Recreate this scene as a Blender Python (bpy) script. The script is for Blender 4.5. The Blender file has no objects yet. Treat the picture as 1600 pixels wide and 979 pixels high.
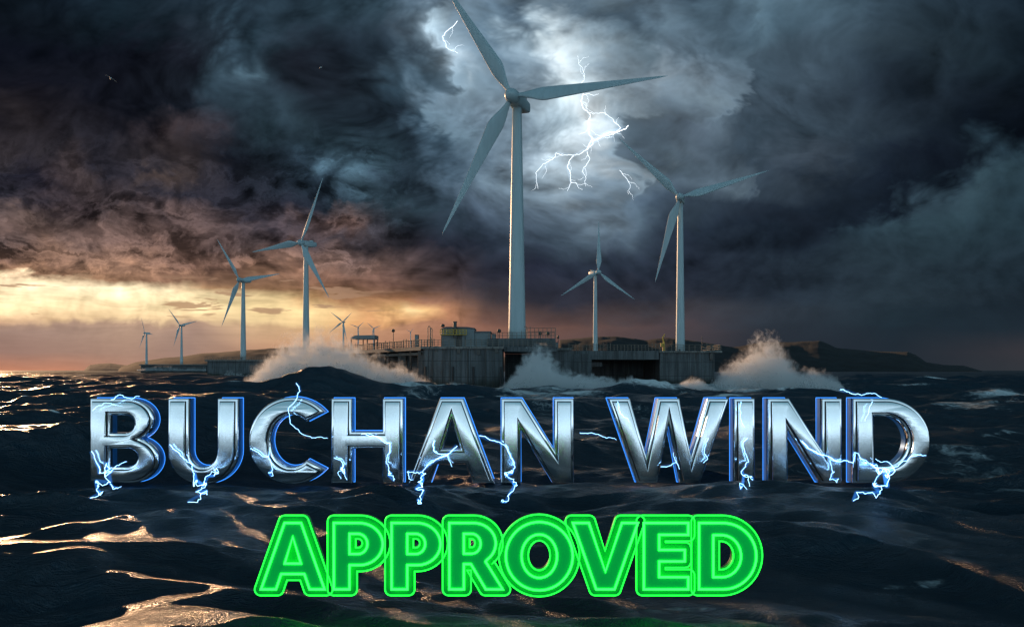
import bpy, bmesh, math, random
import numpy as np
from mathutils import Vector, Matrix, noise as mnoise

S = bpy.context.scene
C = S.collection
R = math.radians
rng = np.random.default_rng(7)
random.seed(7)

# ------------------------------------------------------------------ camera
F, CX, HY, CAMZ = 1300.0, 800.0, 578.0, 10.0      # focal length in photo pixels, horizon row, eye height
cd = bpy.data.cameras.new('camera'); cam = bpy.data.objects.new('camera', cd); C.objects.link(cam)
cam.location = (0, 0, CAMZ); cam.rotation_euler = (R(90), 0, 0)
cd.sensor_width = 36.0; cd.lens = 36.0 * F / 1600.0; cd.shift_y = (HY - 489.5) / 1600.0
cd.clip_start = 0.5; cd.clip_end = 120000
S.camera = cam
def W(px, py, D):
    return Vector(((px - CX) / F * D, D, CAMZ + (HY - py) / F * D))

# ------------------------------------------------------------------ view transform / sampling
S.view_settings.view_transform = 'Standard'; S.view_settings.look = 'None'
S.view_settings.exposure = 0.0; S.view_settings.gamma = 1.0; S.view_settings.use_curve_mapping = False
try:
    S.cycles.use_denoising = True; S.cycles.use_adaptive_sampling = False
    S.cycles.max_bounces = 14; S.cycles.diffuse_bounces = 6; S.cycles.transparent_max_bounces = 16; S.cycles.glossy_bounces = 4
    S.cycles.transmission_bounces = 4; S.cycles.volume_bounces = 8
    S.cycles.sample_clamp_indirect = 6.0
except Exception:
    pass

# ------------------------------------------------------------------ world
SUN_AZ, SUN_EL = -36.0, 10.0
def lin(c):
    c = c / 255.0
    return c / 12.92 if c <= 0.04045 else ((c + 0.055) / 1.055) ** 2.4
def rgb(r, g, b, k=1.0):
    return (lin(r) * k, lin(g) * k, lin(b) * k, 1.0)

class NT:
    """small helper for writing node trees"""
    def __init__(s, nt): s.nt = nt; s.n = nt.nodes; s.l = nt.links
    def new(s, t, **kw):
        n = s.n.new(t)
        for k, v in kw.items(): setattr(n, k, v)
        return n
    def put(s, sock, v):
        if v is None: return
        if isinstance(v, bpy.types.NodeSocket): s.l.new(v, sock)
        else: sock.default_value = v
    def m(s, op, a, b=None, c=None, clamp=False):
        n = s.new('ShaderNodeMath', operation=op, use_clamp=clamp)
        s.put(n.inputs[0], a); s.put(n.inputs[1], b); s.put(n.inputs[2], c)
        return n.outputs[0]
    def vm(s, op, a, b=None):
        n = s.new('ShaderNodeVectorMath', operation=op)
        s.put(n.inputs[0], a)
        if op == 'SCALE': s.put(n.inputs['Scale'], b)
        else: s.put(n.inputs[1], b)
        return n.outputs[0]
    def mr(s, v, a, b, c=0.0, d=1.0, smooth=True):
        n = s.new('ShaderNodeMapRange'); n.interpolation_type = 'SMOOTHSTEP' if smooth else 'LINEAR'
        s.put(n.inputs['Value'], v); s.put(n.inputs['From Min'], a); s.put(n.inputs['From Max'], b)
        s.put(n.inputs['To Min'], c); s.put(n.inputs['To Max'], d)
        return n.outputs['Result']
    def noise(s, vec, scale, detail=4, rough=0.55, dist=0.0, typ='FBM', color=False):
        n = s.new('ShaderNodeTexNoise'); n.noise_type = typ
        s.put(n.inputs['Vector'], vec); n.inputs['Scale'].default_value = scale
        n.inputs['Detail'].default_value = detail; n.inputs['Roughness'].default_value = rough
        n.inputs['Distortion'].default_value = dist
        return n.outputs['Color'] if color else n.outputs[0]
    def mix(s, f, a, b, blend='MIX'):
        n = s.new('ShaderNodeMix', data_type='RGBA', blend_type=blend)
        s.put(n.inputs['Factor'], f); s.put(n.inputs['A'], a) if False else None
        s.put(n.inputs[6], a); s.put(n.inputs[7], b)
        return n.outputs[2]
    def ramp(s, f, stops, interp='LINEAR'):
        n = s.new('ShaderNodeValToRGB'); cr = n.color_ramp; cr.interpolation = interp
        cr.elements[0].position = stops[0][0]; cr.elements[0].color = stops[0][1]
        cr.elements[1].position = stops[-1][0]; cr.elements[1].color = stops[-1][1]
        for p, c in stops[1:-1]:
            e = cr.elements.new(p); e.color = c
        s.put(n.inputs[0], f)
        return n.outputs[0]
    def comb(s, x, y, z):
        n = s.new('ShaderNodeCombineXYZ'); s.put(n.inputs[0], x); s.put(n.inputs[1], y); s.put(n.inputs[2], z)
        return n.outputs[0]
    def sep(s, v):
        n = s.new('ShaderNodeSeparateXYZ'); s.put(n.inputs[0], v); return n.outputs

wd = bpy.data.worlds.new('World'); S.world = wd; wd.use_nodes = True
wd.node_tree.nodes.clear()
try:
    wd.cycles.sampling_method = 'MANUAL'; wd.cycles.sample_map_resolution = 2048
except Exception:
    pass
g = NT(wd.node_tree)

# cloud colours of the storm sky by bearing (columns) and height above the horizon (rows)
SKY = [
 (40, [(0,18,24,32),(100,22,30,38),(200,30,44,54),(300,34,46,56),(360,38,50,60),(400,48,66,78),(440,50,66,78),(500,42,54,65),(560,46,60,72),(640,52,66,78),(690,80,105,122),(705,165,190,205),(730,120,142,158),(800,105,126,142),(830,85,105,122),(870,130,150,164),(900,110,130,145),(950,78,96,110),(1000,72,90,104),(1050,100,120,134),(1100,84,104,118),(1150,78,98,112),(1200,86,108,122),(1260,72,92,105),(1300,78,98,112),(1400,58,74,86),(1500,42,56,66),(1600,28,40,50)]),
 (120, [(0,22,25,34),(100,22,25,34),(200,24,27,36),(300,32,38,47),(345,46,60,71),(380,58,76,88),(410,88,112,126),(430,56,72,84),(460,38,46,56),(500,32,37,46),(550,36,44,54),(600,42,54,65),(620,54,70,82),(660,66,86,100),(690,70,90,104),(706,140,164,180),(740,125,147,162),(800,115,136,152),(850,130,150,165),(885,175,192,203),(905,214,226,232),(930,180,198,208),(960,132,150,163),(1000,112,128,140),(1040,140,155,166),(1080,130,146,158),(1120,112,130,144),(1160,100,118,132),(1180,62,77,89),(1220,66,82,94),(1300,66,81,93),(1400,52,66,78),(1500,36,48,58),(1600,22,32,42)]),
 (200, [(0,40,38,44),(60,50,46,50),(100,38,36,42),(200,30,31,39),(260,54,48,52),(290,70,62,66),(330,60,58,66),(360,46,56,66),(420,50,68,78),(480,58,76,88),(505,50,66,76),(540,40,52,62),(600,42,54,65),(650,42,54,66),(690,72,94,110),(706,118,142,158),(760,118,138,154),(830,130,150,165),(890,165,185,197),(920,190,208,218),(950,235,243,246),(985,200,214,222),(1010,140,160,174),(1035,84,100,112),(1060,88,103,116),(1100,86,100,113),(1140,94,110,123),(1160,66,80,92),(1200,62,77,89),(1300,60,74,86),(1400,42,54,65),(1470,30,40,50),(1540,20,28,38),(1600,20,28,38)]),
 (280, [(0,38,38,46),(50,30,30,40),(100,50,47,54),(140,68,60,62),(180,44,43,51),(240,48,46,53),(260,76,66,64),(300,48,46,52),(350,38,40,49),(420,34,40,50),(480,36,46,56),(520,44,58,70),(550,70,92,106),(575,78,102,116),(610,50,65,77),(650,44,57,68),(690,62,80,94),(720,82,102,118),(780,104,124,140),(840,128,147,162),(890,150,170,184),(930,140,160,175),(970,118,138,154),(1000,130,150,164),(1020,84,100,113),(1060,78,93,106),(1100,88,104,117),(1140,92,108,120),(1170,76,90,102),(1180,58,71,83),(1250,58,70,82),(1300,42,53,65),(1400,28,37,49),(1470,26,36,46),(1500,46,62,74),(1540,58,78,88),(1600,54,74,84)]),
 (350, [(0,70,62,64),(60,92,78,74),(120,84,72,72),(180,96,80,76),(250,84,71,70),(330,80,68,68),(400,48,46,54),(470,58,54,60),(520,92,76,74),(560,96,78,74),(600,60,60,66),(640,44,50,60),(700,48,60,72),(760,66,80,96),(820,84,100,116),(880,98,116,132),(920,112,130,144),(970,98,116,132),(1010,88,106,120),(1050,64,78,92),(1100,50,62,74),(1180,42,52,64),(1250,36,45,57),(1300,32,42,54),(1350,46,62,73),(1400,56,75,86),(1500,56,76,86),(1600,46,64,74)]),
 (0,   [(0,20,28,36),(100,24,34,44),(200,38,54,66),(300,36,50,62),(400,45,60,72),(500,50,68,80),(600,60,80,93),(690,86,106,122),(800,115,135,150),(900,122,142,154),(1000,95,112,125),(1100,70,88,102),(1200,95,118,132),(1300,72,92,105),(1400,58,75,87),(1500,45,60,72),(1600,32,45,56)]),
 (80,  [(0,18,22,32),(100,20,24,34),(200,24,28,38),(300,32,36,46),(350,40,50,60),(400,62,82,96),(450,45,55,66),(500,34,40,50),(600,42,56,68),(670,72,92,106),(705,150,172,188),(760,120,142,158),(800,105,128,145),(850,145,165,178),(895,212,226,232),(940,142,160,172),(1000,105,125,138),(1050,95,112,125),(1100,100,120,135),(1150,92,112,126),(1200,70,86,98),(1300,66,82,94),(1400,58,73,84),(1500,40,54,64),(1600,26,38,48)]),
 (160, [(0,30,30,38),(100,26,28,38),(200,24,27,36),(300,34,40,50),(370,55,72,84),(450,56,72,84),(520,38,46,56),(600,40,52,62),(645,58,78,92),(695,118,140,156),(760,128,148,163),(850,150,168,180),(895,180,196,204),(930,212,224,230),(975,150,168,180),(1010,128,145,158),(1060,112,130,144),(1110,124,142,154),(1150,112,130,143),(1175,66,80,92),(1300,62,76,88),(1400,46,58,70),(1500,32,42,52),(1600,22,30,40)]),
 (240, [(0,52,48,52),(100,48,46,52),(200,42,42,50),(280,64,58,60),(350,32,36,46),(450,40,52,62),(520,44,60,70),(580,58,78,90),(650,48,64,76),(700,76,96,112),(760,110,130,146),(850,150,168,182),(900,188,204,214),(955,205,218,226),(1000,140,160,174),(1025,92,108,120),(1050,76,92,104),(1100,78,92,104),(1200,60,74,86),(1270,72,84,96),(1350,46,58,70),(1450,26,34,46),(1530,28,38,48),(1600,52,72,84)]),
 (320, [(0,40,40,48),(100,60,52,55),(200,66,58,60),(300,40,40,48),(400,42,42,50),(480,34,38,48),(550,40,52,62),(620,50,66,76),(700,62,78,92),(760,84,100,116),(850,104,122,138),(900,114,132,148),(960,104,124,140),(1000,92,110,126),(1060,64,78,92),(1120,52,64,76),(1200,42,52,64),(1300,32,42,54),(1400,30,40,52),(1450,58,76,88),(1520,60,80,90),(1600,48,66,76)]),
 (380, [(0,92,78,76),(100,104,86,80),(200,110,90,84),(300,102,84,80),(400,88,76,76),(450,80,70,74),(520,76,68,72),(600,68,64,70),(700,44,48,60),(760,50,60,74),(850,66,80,94),(900,80,96,110),(960,88,104,118),(1000,68,82,96),(1060,46,56,70),(1150,38,48,60),(1250,34,44,56),(1350,46,60,70),(1450,52,70,80),(1600,44,60,70)]),
 (416, [(0,118,94,84),(100,134,106,90),(200,128,102,88),(300,124,98,87),(400,130,102,88),(500,124,100,90),(600,112,92,86),(680,90,78,80),(760,50,53,65),(850,42,48,62),(950,54,64,78),(1050,46,54,68),(1200,42,52,64),(1350,48,62,72),(1600,42,56,66)]),
 (428, [(0,150,118,96),(100,156,122,100),(200,150,118,98),(300,144,113,96),(400,150,118,98),(500,134,104,90),(600,122,96,87),(680,96,82,82),(760,52,54,66),(850,42,46,60),(950,50,60,74),(1050,46,53,66),(1200,43,53,65),(1400,48,62,72),(1600,41,55,65)]),
 (438, [(0,236,212,178),(90,240,216,180),(150,170,134,108),(250,160,125,104),(350,154,122,101),(440,160,125,102),(500,144,110,92),(600,128,99,88),(680,104,86,83),(760,54,55,66),(850,42,46,60),(950,48,56,70),(1050,46,53,66),(1200,44,54,66),(1400,48,62,72),(1600,40,54,64)]),
 (450, [(0,246,226,190),(150,252,238,204),(270,250,232,194),(320,182,146,116),(400,166,130,104),(500,160,122,98),(600,140,107,92),(680,118,94,88),(760,60,59,68),(850,46,49,61),(950,50,54,66),(1050,48,54,66),(1200,45,55,67),(1400,49,63,73),(1600,40,53,63)]),
 (462, [(0,250,232,196),(150,252,238,202),(330,252,232,190),(420,246,220,172),(480,200,160,120),(540,170,130,100),(600,164,122,96),(650,176,130,100),(700,142,108,94),(760,76,70,76),(850,56,56,66),(950,54,56,67),(1050,54,58,69),(1200,48,58,70),(1400,50,64,74),(1600,40,52,62)]),
 (480, [(0,248,226,186),(100,252,234,194),(200,250,230,190),(300,252,232,188),(400,250,226,176),(500,248,220,168),(550,244,206,154),(585,214,166,122),(625,240,196,140),(645,255,226,172),(668,248,206,150),(700,186,138,108),(760,112,90,86),(850,90,76,76),(950,78,70,74),(1050,72,70,76),(1200,58,66,76),(1400,44,58,68),(1600,38,50,60)]),
 (499, [(0,196,166,144),(100,226,198,162),(200,240,214,174),(300,238,210,170),(400,242,216,170),(500,236,204,156),(560,226,176,128),(600,212,162,120),(645,226,176,130),(700,182,134,106),(760,136,104,94),(850,112,88,84),(950,94,80,80),(1050,80,74,80),(1200,56,64,74),(1400,42,56,66),(1600,40,52,62)]),
 (508, [(0,165,140,128),(100,176,150,136),(200,190,162,142),(300,176,149,135),(400,214,182,148),(500,218,182,142),(600,196,152,122),(700,165,122,102),(760,150,112,98),(850,125,96,88),(950,105,86,84),(1050,88,78,82),(1200,54,62,72),(1400,42,54,64),(1600,42,54,64)]),
 (550, [(0,166,134,122),(100,168,138,124),(200,176,145,128),(300,165,138,126),(400,190,150,125),(500,200,155,125),(600,185,140,115),(700,160,118,100),(850,115,92,88),(950,95,82,84),(1050,80,75,80),(1200,50,56,66),(1400,44,54,64),(1600,64,64,70)]),
 (577, [(0,196,140,114),(100,200,144,118),(200,182,142,124),(300,172,138,124),(500,196,150,122),(700,160,118,100),(850,112,92,88),(950,95,82,84),(1050,78,75,80),(1200,50,56,66),(1400,44,54,64),(1600,60,64,70)]),
]
tc = g.new('ShaderNodeTexCoord'); D0 = tc.outputs['Generated']
dx, dy, dz = g.sep(D0)
az = g.m('ARCTAN2', dx, dy)
hl = g.m('SQRT', g.m('ADD', g.m('MULTIPLY', dx, dx), g.m('MULTIPLY', dy, dy)))
tel = g.m('DIVIDE', dz, g.m('MAXIMUM', hl, 1e-3))
azc = g.m('MINIMUM', g.m('MAXIMUM', az, -0.75), 0.75)
u0 = g.m('TANGENT', azc)
v0 = g.m('DIVIDE', tel, g.m('COSINE', azc))
# clouds: domain warp in bearing / height, flatter close to the horizon; billowed and lit from the lightning and the sunset
def billow(vec):
    t = None
    for sc, am in ((5.0, .46), (11.0, .30), (24.0, .18), (52.0, .10), (110.0, .05)):
        n = g.noise(vec, sc, 0.0, 0.5)
        d_ = g.m('SUBTRACT', n, 0.5); q = g.m('MULTIPLY', g.m('SQRT', g.m('MULTIPLY_ADD', d_, d_, 0.0022)), 4.0 * am)
        t = q if t is None else g.m('ADD', t, q)
    return t
flat = g.comb(u0, dy, g.m('MULTIPLY', v0, 1.5))
nzA = g.noise(flat, 4.0, 2, 0.5, 0.3, color=True)
nzB = g.noise(flat, 15.0, 6, 0.58, 0.3, color=True)
ra, rb, _ = g.sep(nzA); sa, sb, _ = g.sep(nzB)
hfac = g.mr(v0, 0.02, 0.22, 0.06, 1.0)
swirl = g.vm('ADD', flat, g.vm('SCALE', g.vm('SUBTRACT', nzA, (0.5, 0.5, 0.5)), 0.16))
bil = billow(swirl)
wu = g.m('ADD', g.m('MULTIPLY', g.m('SUBTRACT', ra, 0.5), 0.035), g.m('MULTIPLY', g.m('SUBTRACT', sa, 0.5), 0.05))
wv = g.m('ADD', g.m('MULTIPLY', g.m('SUBTRACT', rb, 0.5), 0.03), g.m('MULTIPLY', g.m('SUBTRACT', sb, 0.5), 0.05))
wu = g.m('ADD', wu, g.m('MULTIPLY', g.m('SUBTRACT', bil, 0.45), 0.075))
wv = g.m('ADD', wv, g.m('MULTIPLY', g.m('SUBTRACT', bil, 0.45), -0.05))
hfu = g.m('MULTIPLY_ADD', hfac, 0.8, 0.2)
u = g.m('ADD', u0, g.m('MULTIPLY', wu, hfu))
v = g.m('ADD', v0, g.m('MULTIPLY', wv, hfac))
v = g.m('ADD', v, g.m('MULTIPLY', g.m('MULTIPLY', g.m('SUBTRACT', bil, 0.45), g.mr(v0, 0.12, 0.08)), g.m('MULTIPLY', g.mr(v0, 0.03, 0.055), 0.030)))
def edge_curve(stops):
    """bearing of a cloud edge as a function of height, stops as photo x, y"""
    st = sorted([((HY - y_) / F, (x_ - CX) / F) for x_, y_ in stops])
    r_ = g.ramp(g.m('DIVIDE', v, 0.46), [(a_ / 0.46, (b_ + 0.5, b_ + 0.5, b_ + 0.5, 1)) for a_, b_ in st])
    sp_ = g.sep(r_)[0]
    return g.m('SUBTRACT', u, g.m('SUBTRACT', sp_, 0.5))
def sharpen(f, push, reach, soft):
    e_ = g.m('POWER', 2.718, g.m('MULTIPLY', g.m('ABSOLUTE', f), -1.0 / reach))
    return g.m('MULTIPLY', g.m('MULTIPLY', g.mr(f, -soft, soft, -1.0, 1.0), push), e_)
fR = edge_curve([(1215,0),(1190,60),(1172,150),(1150,182),(1075,196),(1035,212),(1012,250),(1000,300),(978,345),(950,385),(900,425)])
fL = edge_curve([(640,0),(690,40),(712,120),(690,165),(655,215),(668,270),(710,320),(760,360),(800,400)])
fR2 = edge_curve([(1420,0),(1330,90),(1255,165),(1200,205),(1182,235),(1205,262),(1150,300),(1120,330),(1130,360),(1060,400)])
fR3 = edge_curve([(1600,120),(1560,190),(1500,240),(1440,275),(1390,300),(1350,330),(1300,365),(1260,400)])
hi = g.mr(v0, 0.13, 0.19)
u = g.m('ADD', u, g.m('MULTIPLY', hi, g.m('ADD', g.m('ADD', sharpen(fR, 0.020, 0.035, 0.034), sharpen(fR2, 0.018, 0.04, 0.03)), g.m('ADD', sharpen(fR3, 0.014, 0.03, 0.016), sharpen(fL, 0.010, 0.03, 0.03)))))
pos = g.m('MULTIPLY_ADD', u, F / 1600.0, 0.5, clamp=True)
base = None
rows = sorted(SKY, key=lambda r: -r[0])
prev = None
for py, cols in rows:
    cols = list(cols)
    while len(cols) > 32:                 # a ramp holds 32 stops: drop the one that matters least
        er = [max(abs(cols[i][c] - (cols[i-1][c] + (cols[i+1][c] - cols[i-1][c]) * (cols[i][0] - cols[i-1][0]) / (cols[i+1][0] - cols[i-1][0]))) for c in (1, 2, 3)) for i in range(1, len(cols) - 1)]
        cols.pop(er.index(min(er)) + 1)
    c = g.ramp(pos, [(x / 1600.0, rgb(r_, g_, b_)) for x, r_, g_, b_ in cols])
    vv = (HY - py) / F
    if base is None: base = c
    else: base = g.mix(g.mr(v, prev, vv, smooth=False), base, c)
    prev = vv
# relief: each billow is brighter on the side that faces its light
lu = g.m('SUBTRACT', 0.09, u0); lv = g.m('SUBTRACT', 0.30, v0)
west = g.m('MULTIPLY', g.mr(v0, 0.24, 0.10), g.mr(u0, 0.0, -0.16))
lu = g.m('ADD', g.m('MULTIPLY', lu, g.m('SUBTRACT', 1.0, west)), g.m('MULTIPLY', west, -0.2))
lv = g.m('ADD', g.m('MULTIPLY', lv, g.m('SUBTRACT', 1.0, west)), g.m('MULTIPLY', west, -0.5))
ldir = g.vm('SCALE', g.vm('NORMALIZE', g.comb(lu, 0.0, g.m('MULTIPLY', lv, 1.5))), 0.022)
relief = g.m('SUBTRACT', bil, billow(g.vm('ADD', swirl, ldir)))
# long layered wisps under the western cloud deck
pz = g.m('ADD', g.m('MAXIMUM', dz, 0.0), 0.09)
plane = g.comb(g.m('DIVIDE', dx, pz), g.m('DIVIDE', dy, pz), 0.0)
wis = g.noise(g.vm('ADD', plane, g.vm('SCALE', nzA, 1.0)), 2.2, 7, 0.6, 0.5)
fb = g.noise(swirl, 7.0, 8, 0.58, 0.2)
wamp = g.m('MULTIPLY_ADD', g.m('MULTIPLY', g.mr(u0, 0.02, -0.22), g.mr(v0, 0.30, 0.16)), 1.7, 0.25)
lowf = g.m('MAXIMUM', g.mr(v0, 0.03, 0.13, 0.10, 1.0), g.m('MULTIPLY', g.m('MULTIPLY', g.mr(u0, -0.22, -0.14), g.mr(u0, 0.02, -0.06)), g.mr(v0, 0.03, 0.06, 0.0, 0.7)))
ramp_ = g.m('MULTIPLY_ADD', g.mr(u0, 0.10, 0.30), -0.35, 1.15)
det = g.m('ADD', g.m('MULTIPLY', g.m('SUBTRACT', wis, 0.5), wamp), g.m('ADD', g.m('MULTIPLY', g.m('SUBTRACT', fb, 0.5), 0.9), g.m('MULTIPLY', relief, ramp_)))
fn = g.noise(g.vm('ADD', g.vm('MULTIPLY', plane, (1.0, 0.8, 1.0)), g.vm('SCALE', nzB, 1.1)), 1.15, 5, 0.55, 0.6)
fil = g.m('POWER', g.m('SUBTRACT', 1.0, g.m('MINIMUM', g.m('MULTIPLY', g.m('ABSOLUTE', g.m('SUBTRACT', fn, 0.5)), 7.0), 1.0)), 2.0)
westm = g.m('MULTIPLY', g.m('MULTIPLY', g.mr(v0, 0.33, 0.20), g.mr(v0, 0.10, 0.13)), g.mr(u0, -0.08, -0.2))
det = g.m('ADD', det, g.m('MULTIPLY', g.m('SUBTRACT', fil, 0.22), g.m('MULTIPLY', westm, 1.15)))
detm = g.m('MAXIMUM', g.m('MULTIPLY_ADD', det, g.m('MULTIPLY', lowf, 1.3), 0.97), 0.32)
lit = g.m('ADD', g.m('MULTIPLY', g.mr(fR, -0.018, 0.028), g.m('POWER', 2.718, g.m('MULTIPLY', g.m('MAXIMUM', fR, 0.0), -26.0))),
          g.m('MULTIPLY', g.mr(fR2, -0.018, 0.028), g.m('POWER', 2.718, g.m('MULTIPLY', g.m('MAXIMUM', fR2, 0.0), -30.0))))
detm = g.m('MULTIPLY', detm, g.m('MULTIPLY_ADD', g.m('MULTIPLY', lit, hi), 0.45, 1.0))
gm = g.new('ShaderNodeGamma'); g.put(gm.inputs[0], base); gm.inputs[1].default_value = 1.14
clouds = g.vm('SCALE', gm.outputs[0], g.m('MULTIPLY', detm, 1.08))
# the sky round the sun, outside the left of the picture
svec = (math.sin(R(SUN_AZ)) * math.cos(R(SUN_EL)), math.cos(R(SUN_AZ)) * math.cos(R(SUN_EL)), math.sin(R(SUN_EL)))
sd_ = g.new('ShaderNodeVectorMath', operation='DISTANCE'); g.put(sd_.inputs[0], D0); sd_.inputs[1].default_value = svec
halo = g.m('MULTIPLY', g.m('POWER', 2.718, g.m('MULTIPLY', g.m('MULTIPLY', sd_.outputs['Value'], sd_.outputs['Value']), -60.0)), 4.5)
halo = g.m('MULTIPLY', halo, g.m('MULTIPLY', g.mr(v0, 0.135, 0.10), g.mr(az, -0.56, -0.64)))
glow = None
for gx, gy, gr, ga in ((905,105,30,.22),(925,165,26,.35),(970,200,30,.5),(925,232,30,.45),(880,250,20,.22),(860,275,18,.18),(905,285,22,.25),(700,45,20,.4),(697,75,18,.4),(712,105,16,.25),(985,275,14,.14)):
    gd = g.vm('SUBTRACT', g.comb(u, v, 0.0), ((gx - CX) / F, (HY - gy) / F, 0.0))
    gl = g.new('ShaderNodeVectorMath', operation='LENGTH'); g.put(gl.inputs[0], gd)
    e_ = g.m('MULTIPLY', g.m('POWER', 2.718, g.m('MULTIPLY', gl.outputs['Value'], -F / gr)), ga)
    glow = e_ if glow is None else g.m('ADD', glow, e_)
clouds = g.vm('ADD', clouds, g.vm('SCALE', (1.0, 0.62, 0.34), halo))
clouds = g.vm('ADD', clouds, g.vm('SCALE', (0.80, 0.93, 1.0), g.m('MULTIPLY', glow, g.m('MULTIPLY_ADD', fb, 1.2, -0.1))))
# small dark cloudlets drifting across the bright gap
cl = g.noise(g.comb(g.m('MULTIPLY', u0, 13.0), 0.7, g.m('MULTIPLY', v0, 95.0)), 1.0, 4, 0.55, 0.3)
clm = g.m('MULTIPLY', g.mr(cl, 0.585, 0.65), g.m('MULTIPLY', g.m('MULTIPLY', g.mr(v0, 0.058, 0.07), g.mr(v0, 0.118, 0.105)), g.mr(u0, -0.1, -0.22)))
clouds = g.mix(g.m('MULTIPLY', clm, 0.85), clouds, rgb(168, 132, 108))
# beyond the left and right of the bright western gap the cloud closes again
side = g.m('MULTIPLY', g.mr(az, -1.0, -1.5), 1.0)
clouds = g.mix(side, clouds, (0.055, 0.075, 0.095, 1))
# sky behind and overhead: grey-blue storm light with a paler band low down
backb = g.ramp(g.mr(tel, 0.0, 1.2, smooth=False), [(0.0, (1.15, 1.6, 1.9, 1)), (0.035, (1.1, 1.5, 1.8, 1)), (0.075, (0.54, 0.84, 1.02, 1)), (0.15, (0.44, 0.66, 0.80, 1)), (0.30, (0.17, 0.35, 0.45, 1)), (0.6, (0.08, 0.22, 0.30, 1)), (1.0, (0.05, 0.12, 0.17, 1))])
backd = g.vm('SCALE', backb, g.m('MULTIPLY_ADD', g.noise(D0, 4.0, 6, 0.6, 0.4), 0.9, 0.55))
front = g.mr(dy, -0.12, 0.35)
sky = g.mix(front, backd, clouds)
bg = g.new('ShaderNodeBackground'); g.put(bg.inputs[0], sky); bg.inputs[1].default_value = 1.0
# the clear sky low in the west, seen where the clouds part
ns = g.new('ShaderNodeTexSky', sky_type='NISHITA'); ns.sun_disc = False
ns.sun_elevation = R(SUN_EL); ns.sun_rotation = R(SUN_AZ); ns.air_density = 1.6; ns.dust_density = 3.0
bn = g.new('ShaderNodeBackground'); g.put(bn.inputs[0], ns.outputs[0]); bn.inputs[1].default_value = 0.05
gap = g.m('MULTIPLY', g.mr(u, 0.1, -0.3), g.m('MULTIPLY', g.mr(v, 0.045, 0.07), g.mr(v, 0.11, 0.085)))
mixs = g.new('ShaderNodeMixShader'); g.put(mixs.inputs[0], g.m('MULTIPLY', gap, 0.06)); g.l.new(bg.outputs[0], mixs.inputs[1]); g.l.new(bn.outputs[0], mixs.inputs[2])
wo = g.new('ShaderNodeOutputWorld'); g.l.new(mixs.outputs[0], wo.inputs[0])

# ------------------------------------------------------------------ sun, low and behind the left edge
sd = bpy.data.lights.new('sun', 'SUN'); sun = bpy.data.objects.new('sun', sd); C.objects.link(sun)
sd.energy = 3.3; sd.angle = R(0.6); sd.color = (1.0, 0.58, 0.31)
sv = Vector((math.sin(R(SUN_AZ)) * math.cos(R(SUN_EL)), math.cos(R(SUN_AZ)) * math.cos(R(SUN_EL)), math.sin(R(SUN_EL))))
sun.rotation_euler = (-sv).to_track_quat('-Z', 'Y').to_euler()

# ------------------------------------------------------------------ materials
def mat(name):
    m = bpy.data.materials.new(name); m.use_nodes = True
    m.node_tree.nodes.clear(); k = NT(m.node_tree)
    p = k.new('ShaderNodeBsdfPrincipled'); o = k.new('ShaderNodeOutputMaterial'); k.l.new(p.outputs[0], o.inputs[0])
    return m, k, p, o
def bump(k, p, h, strength, dist):
    b = k.new('ShaderNodeBump'); b.inputs['Strength'].default_value = strength; b.inputs['Distance'].default_value = dist
    k.put(b.inputs['Height'], h); k.l.new(b.outputs[0], p.inputs['Normal']); return b
def simple(name, col, rough=0.5, metal=0.0, var=0.15, scale=0.6):
    m, k, p, o = mat(name)
    t = k.new('ShaderNodeTexCoord').outputs['Object']
    n = k.noise(t, scale, 5, 0.6)
    f = k.m('MULTIPLY_ADD', n, 2 * var, 1 - var)
    k.put(p.inputs['Base Color'], k.vm('SCALE', (col[0], col[1], col[2]), f))
    p.inputs['Roughness'].default_value = rough; p.inputs['Metallic'].default_value = metal
    return m
def emis(name, col, strength):
    m, k, p, o = mat(name)
    p.inputs['Base Color'].default_value = (col[0] * .3, col[1] * .3, col[2] * .3, 1)
    p.inputs['Emission Color'].default_value = (*col, 1); p.inputs['Emission Strength'].default_value = strength
    return m
def turbine_mat():
    m, k, p, o = mat('turbine_paint')
    t = k.new('ShaderNodeTexCoord').outputs['Object']
    streak = k.noise(k.vm('MULTIPLY', t, (0.5, 0.5, 0.04)), 1.0, 5, 0.6)
    f = k.mr(streak, 0.3, 0.75, 0.88, 1.0)
    k.put(p.inputs['Base Color'], k.vm('SCALE', (0.47, 0.58, 0.61), f)); p.inputs['Roughness'].default_value = 0.42
    return m
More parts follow.
